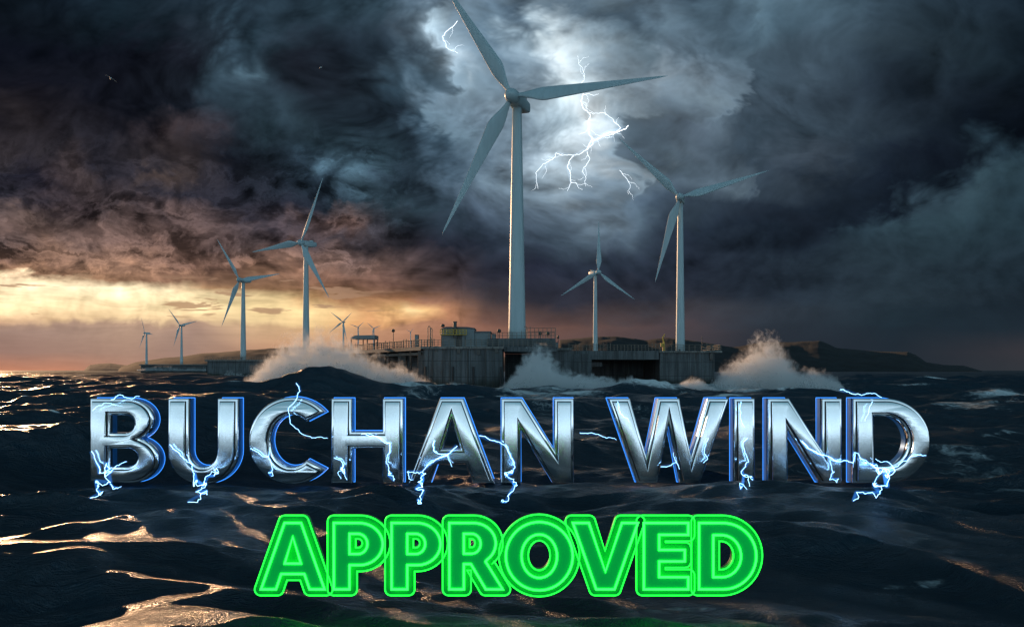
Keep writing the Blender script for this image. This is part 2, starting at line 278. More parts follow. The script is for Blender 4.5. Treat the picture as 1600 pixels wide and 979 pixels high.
def concrete(name, col, seam=(6.0, 7.0)):
    m, k, p, o = mat(name)
    geo = k.new('ShaderNodeNewGeometry'); P = geo.outputs['Position']
    x, y, z = k.sep(P)
    h = k.m('ADD', x, k.m('MULTIPLY', y, 0.55))
    big = k.noise(P, 0.11, 6, 0.6); fine = k.noise(P, 1.3, 6, 0.65)
    streak = k.noise(k.comb(k.m('MULTIPLY', h, 0.75), 0.0, k.m('MULTIPLY', z, 0.035)), 1.0, 6, 0.7)
    f = k.m('ADD', k.m('MULTIPLY_ADD', big, 0.6, 0.42), k.m('MULTIPLY', k.m('SUBTRACT', fine, 0.5), 0.45))
    f = k.m('MULTIPLY', f, k.mr(streak, 0.32, 0.66, 0.45, 1.1))
    sx = k.m('ABSOLUTE', k.m('SUBTRACT', k.m('FRACT', k.m('DIVIDE', h, seam[0])), 0.5))
    sz = k.m('ABSOLUTE', k.m('SUBTRACT', k.m('FRACT', k.m('DIVIDE', z, seam[1])), 0.5))
    line = k.m('MAXIMUM', k.mr(sx, 0.475, 0.492), k.mr(sz, 0.475, 0.492))
    f = k.m('MULTIPLY', f, k.m('MULTIPLY_ADD', line, -0.55, 1.0))
    weed = k.mr(k.m('ADD', z, k.m('MULTIPLY', big, 5.0)), 9.5, 6.0)       # weed-stained splash zone
    rust = k.noise(k.comb(k.m('MULTIPLY', h, 0.35), 3.0, k.m('MULTIPLY', z, 0.05)), 1.0, 5, 0.7)
    colr = k.mix(k.m('MULTIPLY', k.mr(rust, 0.56, 0.72), 0.7), (*col, 1), (0.13, 0.075, 0.045, 1))
    colr = k.mix(k.m('MULTIPLY', weed, 0.9), colr, (0.035, 0.045, 0.035, 1))
    k.put(p.inputs['Base Color'], k.vm('SCALE', colr, f)); p.inputs['Roughness'].default_value = 0.75
    bump(k, p, k.m('ADD', fine, k.m('MULTIPLY', line, -1.0)), 0.5, 0.15)
    return m
M = {}
M['turbine'] = turbine_mat()
M['concrete'] = concrete('weathered_concrete', (0.165, 0.18, 0.19))
M['deck'] = concrete('deck_concrete', (0.30, 0.29, 0.27), (9.0, 40.0))
M['steel'] = simple('dark_steel', (0.09, 0.085, 0.08), 0.5, 0.6)
M['rail'] = simple('galvanised_rail', (0.20, 0.17, 0.14), 0.5, 0.3)
M['panel'] = simple('grey_cladding', (0.20, 0.23, 0.24), 0.5, 0.0, 0.2, 0.4)
M['roofm'] = simple('dark_roofing', (0.10, 0.11, 0.12), 0.6, 0.0)
M['yellow'] = simple('yellow_paint', (0.62, 0.40, 0.05), 0.5, 0.0, 0.3, 1.5)
M['black'] = simple('black_seal', (0.02, 0.02, 0.022), 0.5)

# ------------------------------------------------------------------ object helpers
def link_mesh(name, me, material, parent=None, smooth=False):
    o = bpy.data.objects.new(name, me); C.objects.link(o)
    if material is not None: me.materials.append(material)
    if smooth:
        for p in me.polygons: p.use_smooth = True
    if parent is not None: o.parent = parent
    return o
def from_bm(name, bm, material, parent=None, smooth=False):
    if smooth == 'angle':
        bm.normal_update()
        for e in bm.edges: e.smooth = len(e.link_faces) == 2 and e.calc_face_angle(0) < R(24)
        smooth = True
    me = bpy.data.meshes.new(name); bm.normal_update(); bm.to_mesh(me); bm.free()
    return link_mesh(name, me, material, parent, smooth)
def empty(name, loc, label=None, cat=None, group=None, rz=0.0):
    o = bpy.data.objects.new(name, None); C.objects.link(o); o.location = loc; o.rotation_euler = (0, 0, rz)
    o.empty_display_size = 1
    tag(o, label, cat, group); return o
def tag(o, label=None, cat=None, group=None, kind=None):
    if label: o['label'] = label
    if cat: o['category'] = cat
    if group: o['group'] = group
    if kind: o['kind'] = kind
    return o
def box(bm, x0, x1, y0, y1, z0, z1, bev=0.0):
    v = [bm.verts.new(p) for p in ((x0,y0,z0),(x1,y0,z0),(x1,y1,z0),(x0,y1,z0),(x0,y0,z1),(x1,y0,z1),(x1,y1,z1),(x0,y1,z1))]
    fs = [bm.faces.new([v[i] for i in q]) for q in ((3,2,1,0),(4,5,6,7),(0,1,5,4),(1,2,6,5),(2,3,7,6),(3,0,4,7))]
    if bev > 0:
        es = list({e for f in fs for e in f.edges})
        bmesh.ops.bevel(bm, geom=es, offset=bev, segments=2, affect='EDGES', profile=0.6)
def tube(bm, pts, rad, seg=8, cap=True):
    pts = [Vector(p) for p in pts]
    rads = rad if isinstance(rad, (list, tuple)) else [rad] * len(pts)
    rings = []
    nrm = None
    for i, p in enumerate(pts):
        t = (pts[min(i + 1, len(pts) - 1)] - pts[max(i - 1, 0)]).normalized()
        a = Vector((0, 0, 1)) if abs(t.z) < 0.9 else Vector((0, 1, 0))
        if nrm is None: nrm = t.cross(a).normalized()
        else: nrm = (nrm - t * nrm.dot(t)).normalized()
        b = t.cross(nrm)
        rings.append([bm.verts.new(p + (nrm * math.cos(2 * math.pi * j / seg) + b * math.sin(2 * math.pi * j / seg)) * rads[i]) for j in range(seg)])
    for i in range(len(rings) - 1):
        for j in range(seg):
            bm.faces.new((rings[i][j], rings[i][(j + 1) % seg], rings[i + 1][(j + 1) % seg], rings[i + 1][j]))
    if cap:
        bm.faces.new(rings[0][::-1]); bm.faces.new(rings[-1])
def lathe(bm, prof, seg=32):
    rings = []
    for r, z in prof:
        rings.append([bm.verts.new((r * math.cos(2 * math.pi * j / seg), r * math.sin(2 * math.pi * j / seg), z)) for j in range(seg)])
    for i in range(len(rings) - 1):
        for j in range(seg):
            bm.faces.new((rings[i][j], rings[i][(j + 1) % seg], rings[i + 1][(j + 1) % seg], rings[i + 1][j]))
    bm.faces.new(rings[0][::-1]); bm.faces.new(rings[-1])
def prism(bm, poly, z0, z1):
    a = [bm.verts.new((x, y, z0)) for x, y in poly]; b = [bm.verts.new((x, y, z1)) for x, y in poly]
    n = len(poly)
    area = sum(poly[i][0] * poly[(i + 1) % n][1] - poly[(i + 1) % n][0] * poly[i][1] for i in range(n))
    if area < 0: a.reverse(); b.reverse()
    bm.faces.new(a[::-1]); bm.faces.new(b)
    for i in range(n): bm.faces.new((a[i], a[(i + 1) % n], b[(i + 1) % n], b[i]))
def bmn(): return bmesh.new()

# ------------------------------------------------------------------ sea
def build_sea():
    angf = np.radians(np.linspace(-48, 48, 760))
    angc = np.radians(np.linspace(48, 312, 90)[1:-1])
    ang = np.concatenate([angf, angc]).astype(np.float32)
    dist = np.concatenate([np.geomspace(1.5, 22, 70)[:-1], np.geomspace(22, 900, 1150)[:-1], np.geomspace(900, 6000, 240)[:-1], np.geomspace(6000, 30000, 50)]).astype(np.float32)
    nr, na = len(dist), len(ang)
    Dm, Am = np.meshgrid(dist, ang, indexing='ij')
    X = Dm * np.sin(Am); Y = Dm * np.cos(Am)
    dr = np.gradient(dist)[:, None] * np.ones_like(X)
    frontm = (np.abs(Am) < 0.85) | (Am > 2 * np.pi - 0.85)
    cell = np.where(frontm, np.maximum(dr, Dm * 0.0023), 60.0)
    # calmer water in the lee, where the letters stand
    def near(yc, x0, x1, w): 
        ex = np.maximum(np.maximum(x0 - X, X - x1), 0)
        return np.exp(-((Y - yc) / w) ** 2 - (ex / 6) ** 2)
    calm = np.clip(0.80 * near(66, -36, 36, 9) + 0.72 * near(34, -11, 11, 7) + 0.55 * near(29, -14, 14, 4), 0, 0.85)
    lowA = 1 - calm
    r2 = np.random.default_rng(23)
    nW = 96
    # slow bending of the short crests
    WX = np.zeros_like(X); WY = np.zeros_like(X)
    for _ in range(7):
        l_ = r2.uniform(14, 60); t_ = r2.uniform(0, 6.283); kk = 2 * np.pi / l_
        arg = kk * (np.cos(t_) * X + np.sin(t_) * Y) + r2.uniform(0, 6.283)
        WX += 0.020 * l_ * np.sin(arg + 1.0); WY += 0.030 * l_ * np.sin(arg)
    gust = 0.5 + 0.5 * np.sin(0.11 * X + 0.05 * Y + WY) * np.sin(0.16 * Y - 0.04 * X + WX)
    gust = 0.45 + 0.85 * gust
    lam = np.geomspace(1.1, 130, nW)
    Z = np.zeros_like(X); OX = np.zeros_like(X); OY = np.zeros_like(X)
    Jxx = np.zeros_like(X); Jyy = np.zeros_like(X)
    for i, L in enumerate(lam):
        k = 2 * np.pi / L
        spread = 0.30 if L > 9 else 0.30
        th = math.radians(-82) + r2.normal(0, spread) + (0.0 if L > 30 else (-0.30 if L < 9 else 0.1))   # running towards the camera, a little to the right
        kx, ky = math.cos(th), math.sin(th)
        st = 0.034 if L > 60 else (0.062 if L > 9 else (0.072 if L > 1.6 else 0.05))
        a = st * L / (2 * np.pi) * r2.uniform(0.6, 1.3)
        ph = r2.uniform(0, 6.283)
        big = 1.0 if L < 5 else None
        att = np.clip((L / cell - 2.2) / 2.0, 0, 1)
        if L > 6: att = att * lowA * np.clip((Dm - 12) / 55 * 0.45 + 0.55, 0.55, 1.0)
        q = (k * (kx * (X + (WX if L < 12 else 0)) + ky * (Y + (WY if L < 12 else 0))) + ph).astype(np.float32)
        if L < 9: att = att * gust
        c = np.cos(q); s = np.sin(q)
        A = (a * att).astype(np.float32)
        Z += A * c
        Q = 0.85 if L > 9 else 0.7
        OX -= Q * A * kx * s; OY -= Q * A * ky * s
        Jxx -= Q * A * k * kx * kx * c; Jyy -= Q * A * k * ky * ky * c
    fold = np.clip(-(Jxx + Jyy), -1, 2)
    foam = np.clip((fold - 0.50) / 0.55, 0, 1) * np.clip((Dm - 20) / 150, 0.55, 1)
    # breaking swells against the platform
    def swell(px, D, hw, h, ty, skew=0.0, fo=0.0, tilt=0.0):
        nonlocal Z, foam
        x0 = (px - CX) / F * D; sx = hw / F * D
        yy = Y - D - tilt * (X - x0)
        sy = np.where(yy < 0, ty * 0.75, ty * 1.5)
        e = np.exp(-((X - x0) / sx) ** 2 - (yy / sy) ** 2)
        wig = 1 + 0.10 * np.sin(X * 0.27 + px) * np.cos(Y * 0.21) + 0.04 * np.sin(X * 0.9 + 2 * px + 0.6 * np.sin(X * .4))
        Z += (h * e * wig).astype(np.float32)
        if fo: foam = np.maximum(foam, fo * np.exp(-((X - x0) / (sx * 1.1)) ** 2 - ((yy + 0.25 * ty) / (ty * 0.8)) ** 2))
    swell(495, 292, 80, 6.6, 13, fo=0.35, tilt=-0.10)
    swell(640, 318, 70, 3.0, 9, fo=0.85)
    swell(1010, 322, 80, 3.6, 11, fo=0.95, tilt=0.12)
    swell(1165, 335, 60, 3.0, 9, fo=0.8)
    swell(850, 306, 110, 1.8, 14, fo=1.0)
    swell(130, 300, 120, 4.6, 12, fo=0.45, tilt=0.08)
    swell(310, 330, 90, 3.4, 10, fo=0.55)
    swell(-60, 250, 100, 3.0, 14, fo=0.3)
    swell(1560, 270, 90, 2.6, 11, fo=0.85, tilt=0.35)
    swell(1590, 225, 60, 1.8, 9, fo=0.8, tilt=0.3)
    swell(1330, 230, 150, 1.8, 16, fo=0.0)
    swell(230, 60, 240, 0.6, 5.5, tilt=0.12)
    swell(195, 39, 160, 0.45, 4.0, tilt=-0.10)
    swell(620, 56, 160, 0.35, 4.0, tilt=0.3)
    swell(1330, 52, 330, 0.55, 6.0, tilt=-0.1)
    # foam: trailing patches
    def patch(px, py, hw, hh, val):
        nonlocal foam
        D = CAMZ * F / (py - HY); x0 = (px - CX) / F * D
        D2 = CAMZ * F / (py - hh - HY); hd = abs(D2 - D)
        foam = np.maximum(foam, val * np.exp(-((X - x0) / (hw / F * D)) ** 2 - ((Y - D) / hd) ** 2))
    patch(860, 628, 150, 12, 0.75); patch(1120, 626, 120, 10, 0.7); patch(650, 626, 70, 10, 0.6)
    patch(1500, 715, 140, 30, 0.58); patch(1350, 920, 110, 12, 0.50); patch(1230, 905, 90, 10, 0.48); patch(1500, 760, 130, 20, 0.5)
    patch(940, 665, 90, 14, 0.42); patch(150, 655, 160, 9, 0.30); patch(300, 640, 120, 9, 0.30)
    patch(1250, 610, 120, 8, 0.6); patch(1480, 590, 300, 5, 0.30); patch(80, 612, 200, 5, 0.25)
    patch(860, 613, 150, 7, 0.9); patch(690, 612, 120, 6, 0.85); patch(1090, 610, 140, 7, 0.85); patch(860, 640, 110, 14, 0.6); patch(1020, 650, 120, 14, 0.5)
    patch(470, 660, 60, 12, 0.4); patch(590, 690, 40, 12, 0.35); patch(1490, 640, 90, 7, 0.75); patch(1570, 655, 60, 5, 0.7)
    rw = np.random.default_rng(77)
    for _ in range(150):                               # wind streaks close by
        d_ = rw.uniform(27, 150); pxx = rw.uniform(-100, 1700); x0 = (pxx - CX) / F * d_
        lx = rw.uniform(1.5, 5.5) * (d_ / 60 + .5); ly = rw.uniform(.25, .7) * (d_ / 60 + .5); tl = rw.uniform(-.35, .35)
        foam = np.maximum(foam, rw.uniform(.40, .60) * (0.8 if pxx < 900 else 1.08) * np.exp(-((X - x0) / lx) ** 2 - ((Y - d_ - tl * (X - x0)) / ly) ** 2))
    for _ in range(90):
        d_ = rw.uniform(130, 1200); pxx = rw.uniform(-150, 1750); x0 = (pxx - CX) / F * d_
        lx = rw.uniform(3, 12) * (1 + d_ / 500); ly = rw.uniform(.8, 1.8) * (1 + d_ / 400); tl = rw.uniform(-.3, .3)
        foam = np.maximum(foam, rw.uniform(.5, .95) * np.exp(-((X - x0) / lx) ** 2 - ((Y - d_ - tl * (X - x0)) / ly) ** 2))
    X2 = X + OX; Y2 = Y + OY
    co = np.empty((nr * na + 1, 3), np.float32)
    co[:-1, 0] = X2.ravel(); co[:-1, 1] = Y2.ravel(); co[:-1, 2] = Z.ravel()
    co[-1] = (0, 0, 0)
    idx = np.arange(nr * na).reshape(nr, na)
    a = idx[:-1]; b = idx[1:]
    quads = np.stack([a, np.roll(a, -1, 1), np.roll(b, -1, 1), b], -1).reshape(-1, 4)[:, ::-1]
    tri = np.stack([np.full(na, nr * na), np.roll(idx[0], -1), idx[0]], -1)
    me = bpy.data.meshes.new('sea')
    me.vertices.add(len(co)); me.vertices.foreach_set('co', co.ravel())
    nl = quads.size + tri.size
    me.loops.add(nl); me.loops.foreach_set('vertex_index', np.concatenate([quads.ravel(), tri.ravel()]).astype(np.int32))
    npoly = len(quads) + len(tri)
    me.polygons.add(npoly)
    ls = np.concatenate([np.arange(len(quads)) * 4, quads.size + np.arange(len(tri)) * 3]).astype(np.int32)
    me.polygons.foreach_set('loop_start', ls)
    me.polygons.foreach_set('use_smooth', np.ones(npoly, bool))
    me.update(calc_edges=True); me.validate()
    at = me.attributes.new('foam', 'FLOAT', 'POINT')
    fv = np.zeros(len(co), np.float32); fv[:-1] = foam.ravel(); at.data.foreach_set('value', fv)
    return me
def sea_mat():
    m, k, p, o = mat('storm_sea_water')
    P = k.new('ShaderNodeNewGeometry').outputs['Position']
    x, y, z = k.sep(P)
    wv = k.noise(P, 0.16, 3, 0.5, color=True)
    Pw = k.vm('ADD', k.vm('MULTIPLY', P, (1.0, 1.0, 1.0)), k.vm('SCALE', k.vm('SUBTRACT', wv, (0.5, 0.5, 0.5)), 5.0))
    long1 = k.noise(k.vm('MULTIPLY', Pw, (0.30, 1.1, 0.8)), 1.0, 5, 0.6, 0.3)
    long2 = k.noise(k.vm('MULTIPLY', Pw, (0.75, 3.8, 2.0)), 1.0, 5, 0.62, 0.3)
    fine = k.noise(k.vm('MULTIPLY', Pw, (5.0, 11.0, 8.0)), 1.0, 4, 0.6, 0.2)
    h = k.m('ADD', k.m('MULTIPLY', long1, 0.14), k.m('ADD', k.m('MULTIPLY', long2, 0.38), k.m('MULTIPLY', fine, 0.18)))
    bump(k, p, h, 1.0, 1.0)
    b2 = k.new('ShaderNodeBump'); b2.inputs['Strength'].default_value = 1.0; b2.inputs['Distance'].default_value = 1.0
    k.put(b2.inputs['Height'], h); k.l.new(b2.outputs[0], p.inputs['Coat Normal'])
    at = k.new('ShaderNodeAttribute'); at.attribute_name = 'foam'
    fo = at.outputs['Fac']
    n1 = k.noise(k.vm('MULTIPLY', Pw, (0.5, 1.0, 1.0)), 0.55, 7, 0.68, 0.8)
    n2 = k.noise(k.vm('MULTIPLY', Pw, (0.7, 1.4, 1.0)), 1.6, 6, 0.7, 1.2, typ='RIDGED_MULTIFRACTAL')
    lace = k.m('ADD', k.m('MULTIPLY', n1, 0.75), k.m('MULTIPLY', n2, 0.16))
    thr = k.m('SUBTRACT', 0.88, k.m('MULTIPLY', fo, 0.80))
    cov = k.m('MULTIPLY', k.mr(k.m('SUBTRACT', lace, thr), -0.10, 0.22), k.mr(fo, 0.02, 0.2))
    k.put(p.inputs['Base Color'], k.mix(cov, (0.011, 0.032, 0.050, 1), (0.80, 0.86, 0.88, 1)))
    # unresolved ripples spread the glitter: a broad lobe under a sharp one
    k.put(p.inputs['Roughness'], k.m('MULTIPLY_ADD', cov, 0.40, 0.38))
    p.inputs['Coat Weight'].default_value = 0.40; p.inputs['Coat Roughness'].default_value = 0.18; p.inputs['Coat IOR'].default_value = 1.333
    p.inputs['IOR'].default_value = 1.333
    return m
sea_me = build_sea()
sea = link_mesh('sea', sea_me, sea_mat()); tag(sea, kind='structure')

# ------------------------------------------------------------------ hills on the coast
def hill(name, pts, D, depth, col, seed):
    """a headland: skyline heights along the bearing, sloping to the shore in front and to the back"""
    xs = np.array([p[0] for p in pts], float); ys = np.array([p[1] for p in pts], float)
    n = 260; px = np.linspace(xs[0], xs[-1], n)
    top = (HY - np.interp(px, xs, ys)) / F * D + CAMZ
    rows = 26; bm = bmn(); grid = []
    for j in range(rows):
        t = j / (rows - 1)            # 0 shore .. 0.6 crest .. 1 back
        prof = math.sin(min(t / 0.62, 1.0) * math.pi / 2) ** 0.8 if t <= 0.62 else math.cos((t - 0.62) / 0.38 * math.pi / 2)
        row = []
        for i in range(n):
            yy = D + (t - 0.62) * depth
            xx = (px[i] - CX) / F * yy
            nz = mnoise.fractal(Vector((xx * 0.004, yy * 0.004, seed)), 0.9, 2.1, 5)
            hz = max(top[i] + 1, 1.0) * prof * (1 + 0.20 * nz * max(0.0, 1 - t / 0.6) + 0.006 * nz) - 1.0
            row.append(bm.verts.new((xx, yy, hz)))
        grid.append(row)
    for j in range(rows - 1):
        for i in range(n - 1):
            bm.faces.new((grid[j][i], grid[j][i + 1], grid[j + 1][i + 1], grid[j + 1][i]))
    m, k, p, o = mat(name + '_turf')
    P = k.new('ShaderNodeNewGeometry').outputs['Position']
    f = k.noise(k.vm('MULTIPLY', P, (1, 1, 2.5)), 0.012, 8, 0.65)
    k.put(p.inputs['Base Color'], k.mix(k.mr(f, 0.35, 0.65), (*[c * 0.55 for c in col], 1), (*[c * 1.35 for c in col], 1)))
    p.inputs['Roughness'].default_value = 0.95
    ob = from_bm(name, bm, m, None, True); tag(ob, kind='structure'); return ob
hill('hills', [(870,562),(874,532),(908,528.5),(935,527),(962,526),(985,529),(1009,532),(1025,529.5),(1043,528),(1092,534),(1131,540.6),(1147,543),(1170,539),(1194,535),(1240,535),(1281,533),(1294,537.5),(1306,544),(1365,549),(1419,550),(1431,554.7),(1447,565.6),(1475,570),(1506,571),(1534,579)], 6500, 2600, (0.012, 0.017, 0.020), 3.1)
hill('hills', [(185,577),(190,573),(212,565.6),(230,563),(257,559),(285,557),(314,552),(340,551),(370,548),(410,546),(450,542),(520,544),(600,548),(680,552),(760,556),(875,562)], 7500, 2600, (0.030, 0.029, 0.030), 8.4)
hill('hills', [(130,579),(140,570),(155,568),(172,567),(185,569),(205,571),(230,573)], 14000, 3000, (0.12, 0.095, 0.08), 5.0)  # paler base colour stands in for haze on the distant headland

# ------------------------------------------------------------------ wind turbines
def blade_bm(L, ang, chord=0.104):
    """one blade along local (cos ang, -, sin ang) in the rotor plane; root circle, shoulder, slim tip"""
    bm = bmn(); N = 40; SEG = 24; rings = []
    ca, sa = math.cos(ang), math.sin(ang)
    for i in range(N):
        t = i / (N - 1)
        r = 2.2 * L / 70 + t * (L - 2.2 * L / 70)
        root = 0.030 * L
        if t < 0.2:
            s = t / 0.2; s = s * s * (3 - 2 * s)
            c = root * (1 - s) + chord * L * s
        else:
            c = chord * L * (1 - (t - 0.2) / 0.8 * 0.88) ** 1.25
        if t > 0.96: c *= 0.75 if i < N - 1 else 0.25
        th = root * (1 - min(t / 0.25, 1)) + c * (0.24 - 0.10 * t) * min(t / 0.25, 1)
        tw = R(24) * (1 - t) ** 2 + R(4)
        off = -0.12 * c * min(t / 0.2, 1)
        pre = -0.012 * L * t * t
        ring = []
        for j in range(SEG):
            q = 2 * math.pi * j / SEG
            x = 0.5 * c * math.cos(q); y = 0.5 * th * math.sin(q) * (1 - 0.35 * math.cos(q) * min(t / .2, 1))
            x += off
            xx = x * math.cos(tw) - y * math.sin(tw); yy = x * math.sin(tw) + y * math.cos(tw)
            # local frame: radial = (ca,0,sa), tangential = (-sa,0,ca), axial = y
            ring.append(bm.verts.new((ca * r - sa * xx, yy + pre, sa * r + ca * xx)))
        rings.append(ring)
    for i in range(N - 1):
        for j in range(SEG):
            bm.faces.new((rings[i][j], rings[i][(j + 1) % SEG], rings[i + 1][(j + 1) % SEG], rings[i + 1][j]))
    bm.faces.new(rings[0][::-1]); bm.faces.new(rings[-1])
    bmesh.ops.recalc_face_normals(bm, faces=bm.faces)
    return bm
def turbine(hub, D, base_z, yaw, ph, L, wbase, wtop, label, seg=40, base_px=None, angs=None, detail=True, group='wind turbines standing off the coast'):
    """hub: photo position of the rotor centre; yaw>0 turns the rotor to the left"""
    k = L / 70.0 * 1.45
    y = R(yaw); ax = Vector((-math.sin(y), -math.cos(y), 0))      # rotor axis, out of the hub
    Hc = W(hub[0], hub[1], D)
    over = 5.2 * k
    tx = Hc - ax * over
    if base_px is not None: pass
    top_z = Hc.z - 2.0 * k
    t = empty('wind_turbine', (tx.x, tx.y, base_z), label, 'wind turbine', group)
    H = top_z - base_z
    bm = bmn()
    prof = [(wbase / 2, 0.0)]
    for i in range(1, 13):
        f = i / 12; prof.append(((wbase * (1 - f) + wtop * f) / 2, H * f))
    lathe(bm, prof, seg); tw = from_bm('tower', bm, M['turbine'], t, True)
    if detail:
        for f in (0.012, 0.10, 0.36, 0.68):
            bm = bmn(); r = (wbase * (1 - f) + wtop * f) / 2
            lathe(bm, [(r + .02, H * f - .12), (r + .07, H * f - .1), (r + .07, H * f + .1), (r + .02, H * f + .12)], seg)
            from_bm('flange', bm, M['turbine'], tw, True)
        bm = bmn(); a = R(-110); r = wbase / 2
        box(bm, -.7, .7, -.12, .12, 0, 2.6, .08)
        bmesh.ops.transform(bm, matrix=Matrix.Translation((r * 1.0 * math.cos(a), r * 1.0 * math.sin(a), 0.8)) @ Matrix.Rotation(a + R(90), 4, 'Z'), verts=bm.verts)
        from_bm('door', bm, M['steel'], t)
    # nacelle: local y runs backwards from the hub
    rot = Matrix.Rotation(-y, 4, 'Z')
    def place(bm, zc=0.0):
        m_ = Matrix.Translation((0, 0, Hc.z - base_z)) @ rot @ Matrix.Translation((0, -over, 0))
        bmesh.ops.transform(bm, matrix=m_, verts=bm.verts)
    bm = bmn()
    secs = [(1.6, 1.5, 0.15), (2.6, 2.0, 0.05), (6.0, 2.15, 0.0), (10.5, 2.1, 0.05), (13.6, 1.9, 0.2), (14.6, 1.5, 0.35)]
    rings = []
    for yy, hw, rise in secs:
        ring = []
        for j in range(20):
            q = 2 * math.pi * j / 20; cq, sq = math.cos(q), math.sin(q)
            e = 0.42
            xx = hw * math.copysign(abs(cq) ** e, cq); zz = hw * 1.0 * math.copysign(abs(sq) ** e, sq) + rise - 0.2
            if zz < 0 and yy > 9: zz *= 1 - 0.28 * (yy - 9) / 5.6
            ring.append(bm.verts.new((xx * k, yy * k, zz * k)))
        rings.append(ring)
    for i in range(len(rings) - 1):
        for j in range(20): bm.faces.new((rings[i][j], rings[i][(j + 1) % 20], rings[i + 1][(j + 1) % 20], rings[i + 1][j]))
    bm.faces.new(rings[0][::-1]); bm.faces.new(rings[-1]); bmesh.ops.recalc_face_normals(bm, faces=bm.faces)
    place(bm); na = from_bm('nacelle', bm, M['turbine'], t, False)
    for p in na.data.polygons: p.use_smooth = len(p.vertices) == 4
    if detail:
        bm = bmn(); tube(bm, [(-.9 * k, 12.4 * k, 2.0 * k), (-.9 * k, 12.4 * k, 3.3 * k), (.9 * k, 12.4 * k, 3.3 * k), (.9 * k, 12.4 * k, 2.0 * k)], .16 * k, 6)
        tube(bm, [(0, 12.4 * k, 3.3 * k), (0, 12.4 * k, 4.2 * k)], .14 * k, 6)
        place(bm); from_bm('anemometer', bm, M['steel'], na)
        bm = bmn(); box(bm, -1.2 * k, 1.2 * k, 9.4 * k, 11.4 * k, 1.9 * k, 2.9 * k, .2 * k); place(bm); from_bm('cooler', bm, M['turbine'], na)
    # yaw collar between tower and nacelle
    bm = bmn(); lathe(bm, [(wtop / 2 * 1.05, H - .3 * k), (wtop / 2 * 1.22, H), (wtop / 2 * 1.22, H + .5 * k)], 24); from_bm('yaw_collar', bm, M['turbine'], t, True)
    # hub with rounded spinner
    bm = bmn()
    prof = [(0.05, -3.2), (0.8, -3.0), (1.5, -2.45), (2.0, -1.6), (2.25, -0.4), (2.3, 0.8), (2.1, 1.7)]
    lathe(bm, [(r * k, z * k) for r, z in prof], 28)
    bmesh.ops.transform(bm, matrix=Matrix.Rotation(R(-90), 4, 'X'), verts=bm.verts); place(bm)
    bmesh.ops.recalc_face_normals(bm, faces=bm.faces)
    hb = from_bm('hub', bm, M['turbine'], t, True)
    al = angs if angs else [ph, ph + 120, ph + 240]
    for a in al:
        ll = L
        if isinstance(a, tuple): a, ll = a
        bm = blade_bm(ll, R(a)); place(bm)
        from_bm('blade', bm, M['turbine'], t, True)
    return t
def px_w(px, D): return px / F * D
turbine((800,150), 385, 20.6, 18, 1.0, 71.5, 8.4, 4.3, 'largest wind turbine, standing on the concrete platform in front of the storm lightning', seg=64)
turbine((1062,308), 560, 20.6, 15, 14, 59, 6.3, 3.5, 'second largest wind turbine, on the right end of the platform')
turbine((935,425), 1250, -3, -28, 90, 77, 8.4, 4.6, 'wind turbine behind the low bridge with one blade pointing straight up')
turbine((470,379), 890, -3, 30, 64, 73, 8.4, 4.6, 'wind turbine rising straight out of the sunlit orange spray')
turbine((374,437), 1150, 24, 24, 4, 71, 8.0, 4.5, 'wind turbine on the separate dark concrete caisson left of the spray')
turbine((281,508), 2800, 30, 20, 10, 75, 9.5, 5.0, 'small distant wind turbine on the far breakwater, with all three blades spread out', seg=20, detail=False)
turbine((226,520), 3300, 30, 40, 114, 72, 10, 5.2, 'leftmost small distant wind turbine at the low end of the far coast', seg=20, detail=False)
turbine((535.4,502.6), 3500, -3, 12, 0, 74, 10, 6, 'small distant turbine with four blades in an X beside the platform railing', seg=20, detail=False, angs=[(142, 70), (43, 58), (217, 76), (284, 82)])
turbine((559,511), 5200, -3, 12, 39, 58, 11, 7, 'tiny distant wind turbine just right of the four-bladed one', seg=16, detail=False)
turbine((583.5,512.7), 5600, -3, 12, 20, 62, 11, 7, 'tiny distant wind turbine seen through the roofed shelter on the platform deck', seg=16, detail=False)
turbine((641,518), 7500, -3, 28, 36, 54, 10, 6, 'tiniest wind turbine, far off between the deck lamp and the pipe frame', seg=16, detail=False)

# ------------------------------------------------------------------ concrete platform
def X(px, D): return (px - CX) / F * D
def Zp(py, D): return CAMZ + (HY - py) / F * D
DK = 20.2
plat = empty('concrete_platform', (0, 372, 0), 'main grey concrete offshore platform with long railings, carrying the largest turbine', 'platform')
def pobj(name, bm, m, parent=plat, smooth=False):
    loc = Vector(parent.location) if parent.parent is None else Vector(parent.parent.location)
    bmesh.ops.translate(bm, verts=bm.verts, vec=-loc)
    bmesh.ops.recalc_face_normals(bm, faces=bm.faces)
    return from_bm(name, bm, m, parent, smooth)
A0 = (X(662, 360), 360.0); A1 = (X(785, 360), 360.0)
LW = (-94.0, 462.0)                                  # far left end of the wing
bm = bmn(); prism(bm, [A0, A1, (A1[0], 420), (A0[0] - 4, 420)], -8, DK - 1.0); pobj('front_caisson', bm, M['concrete'])
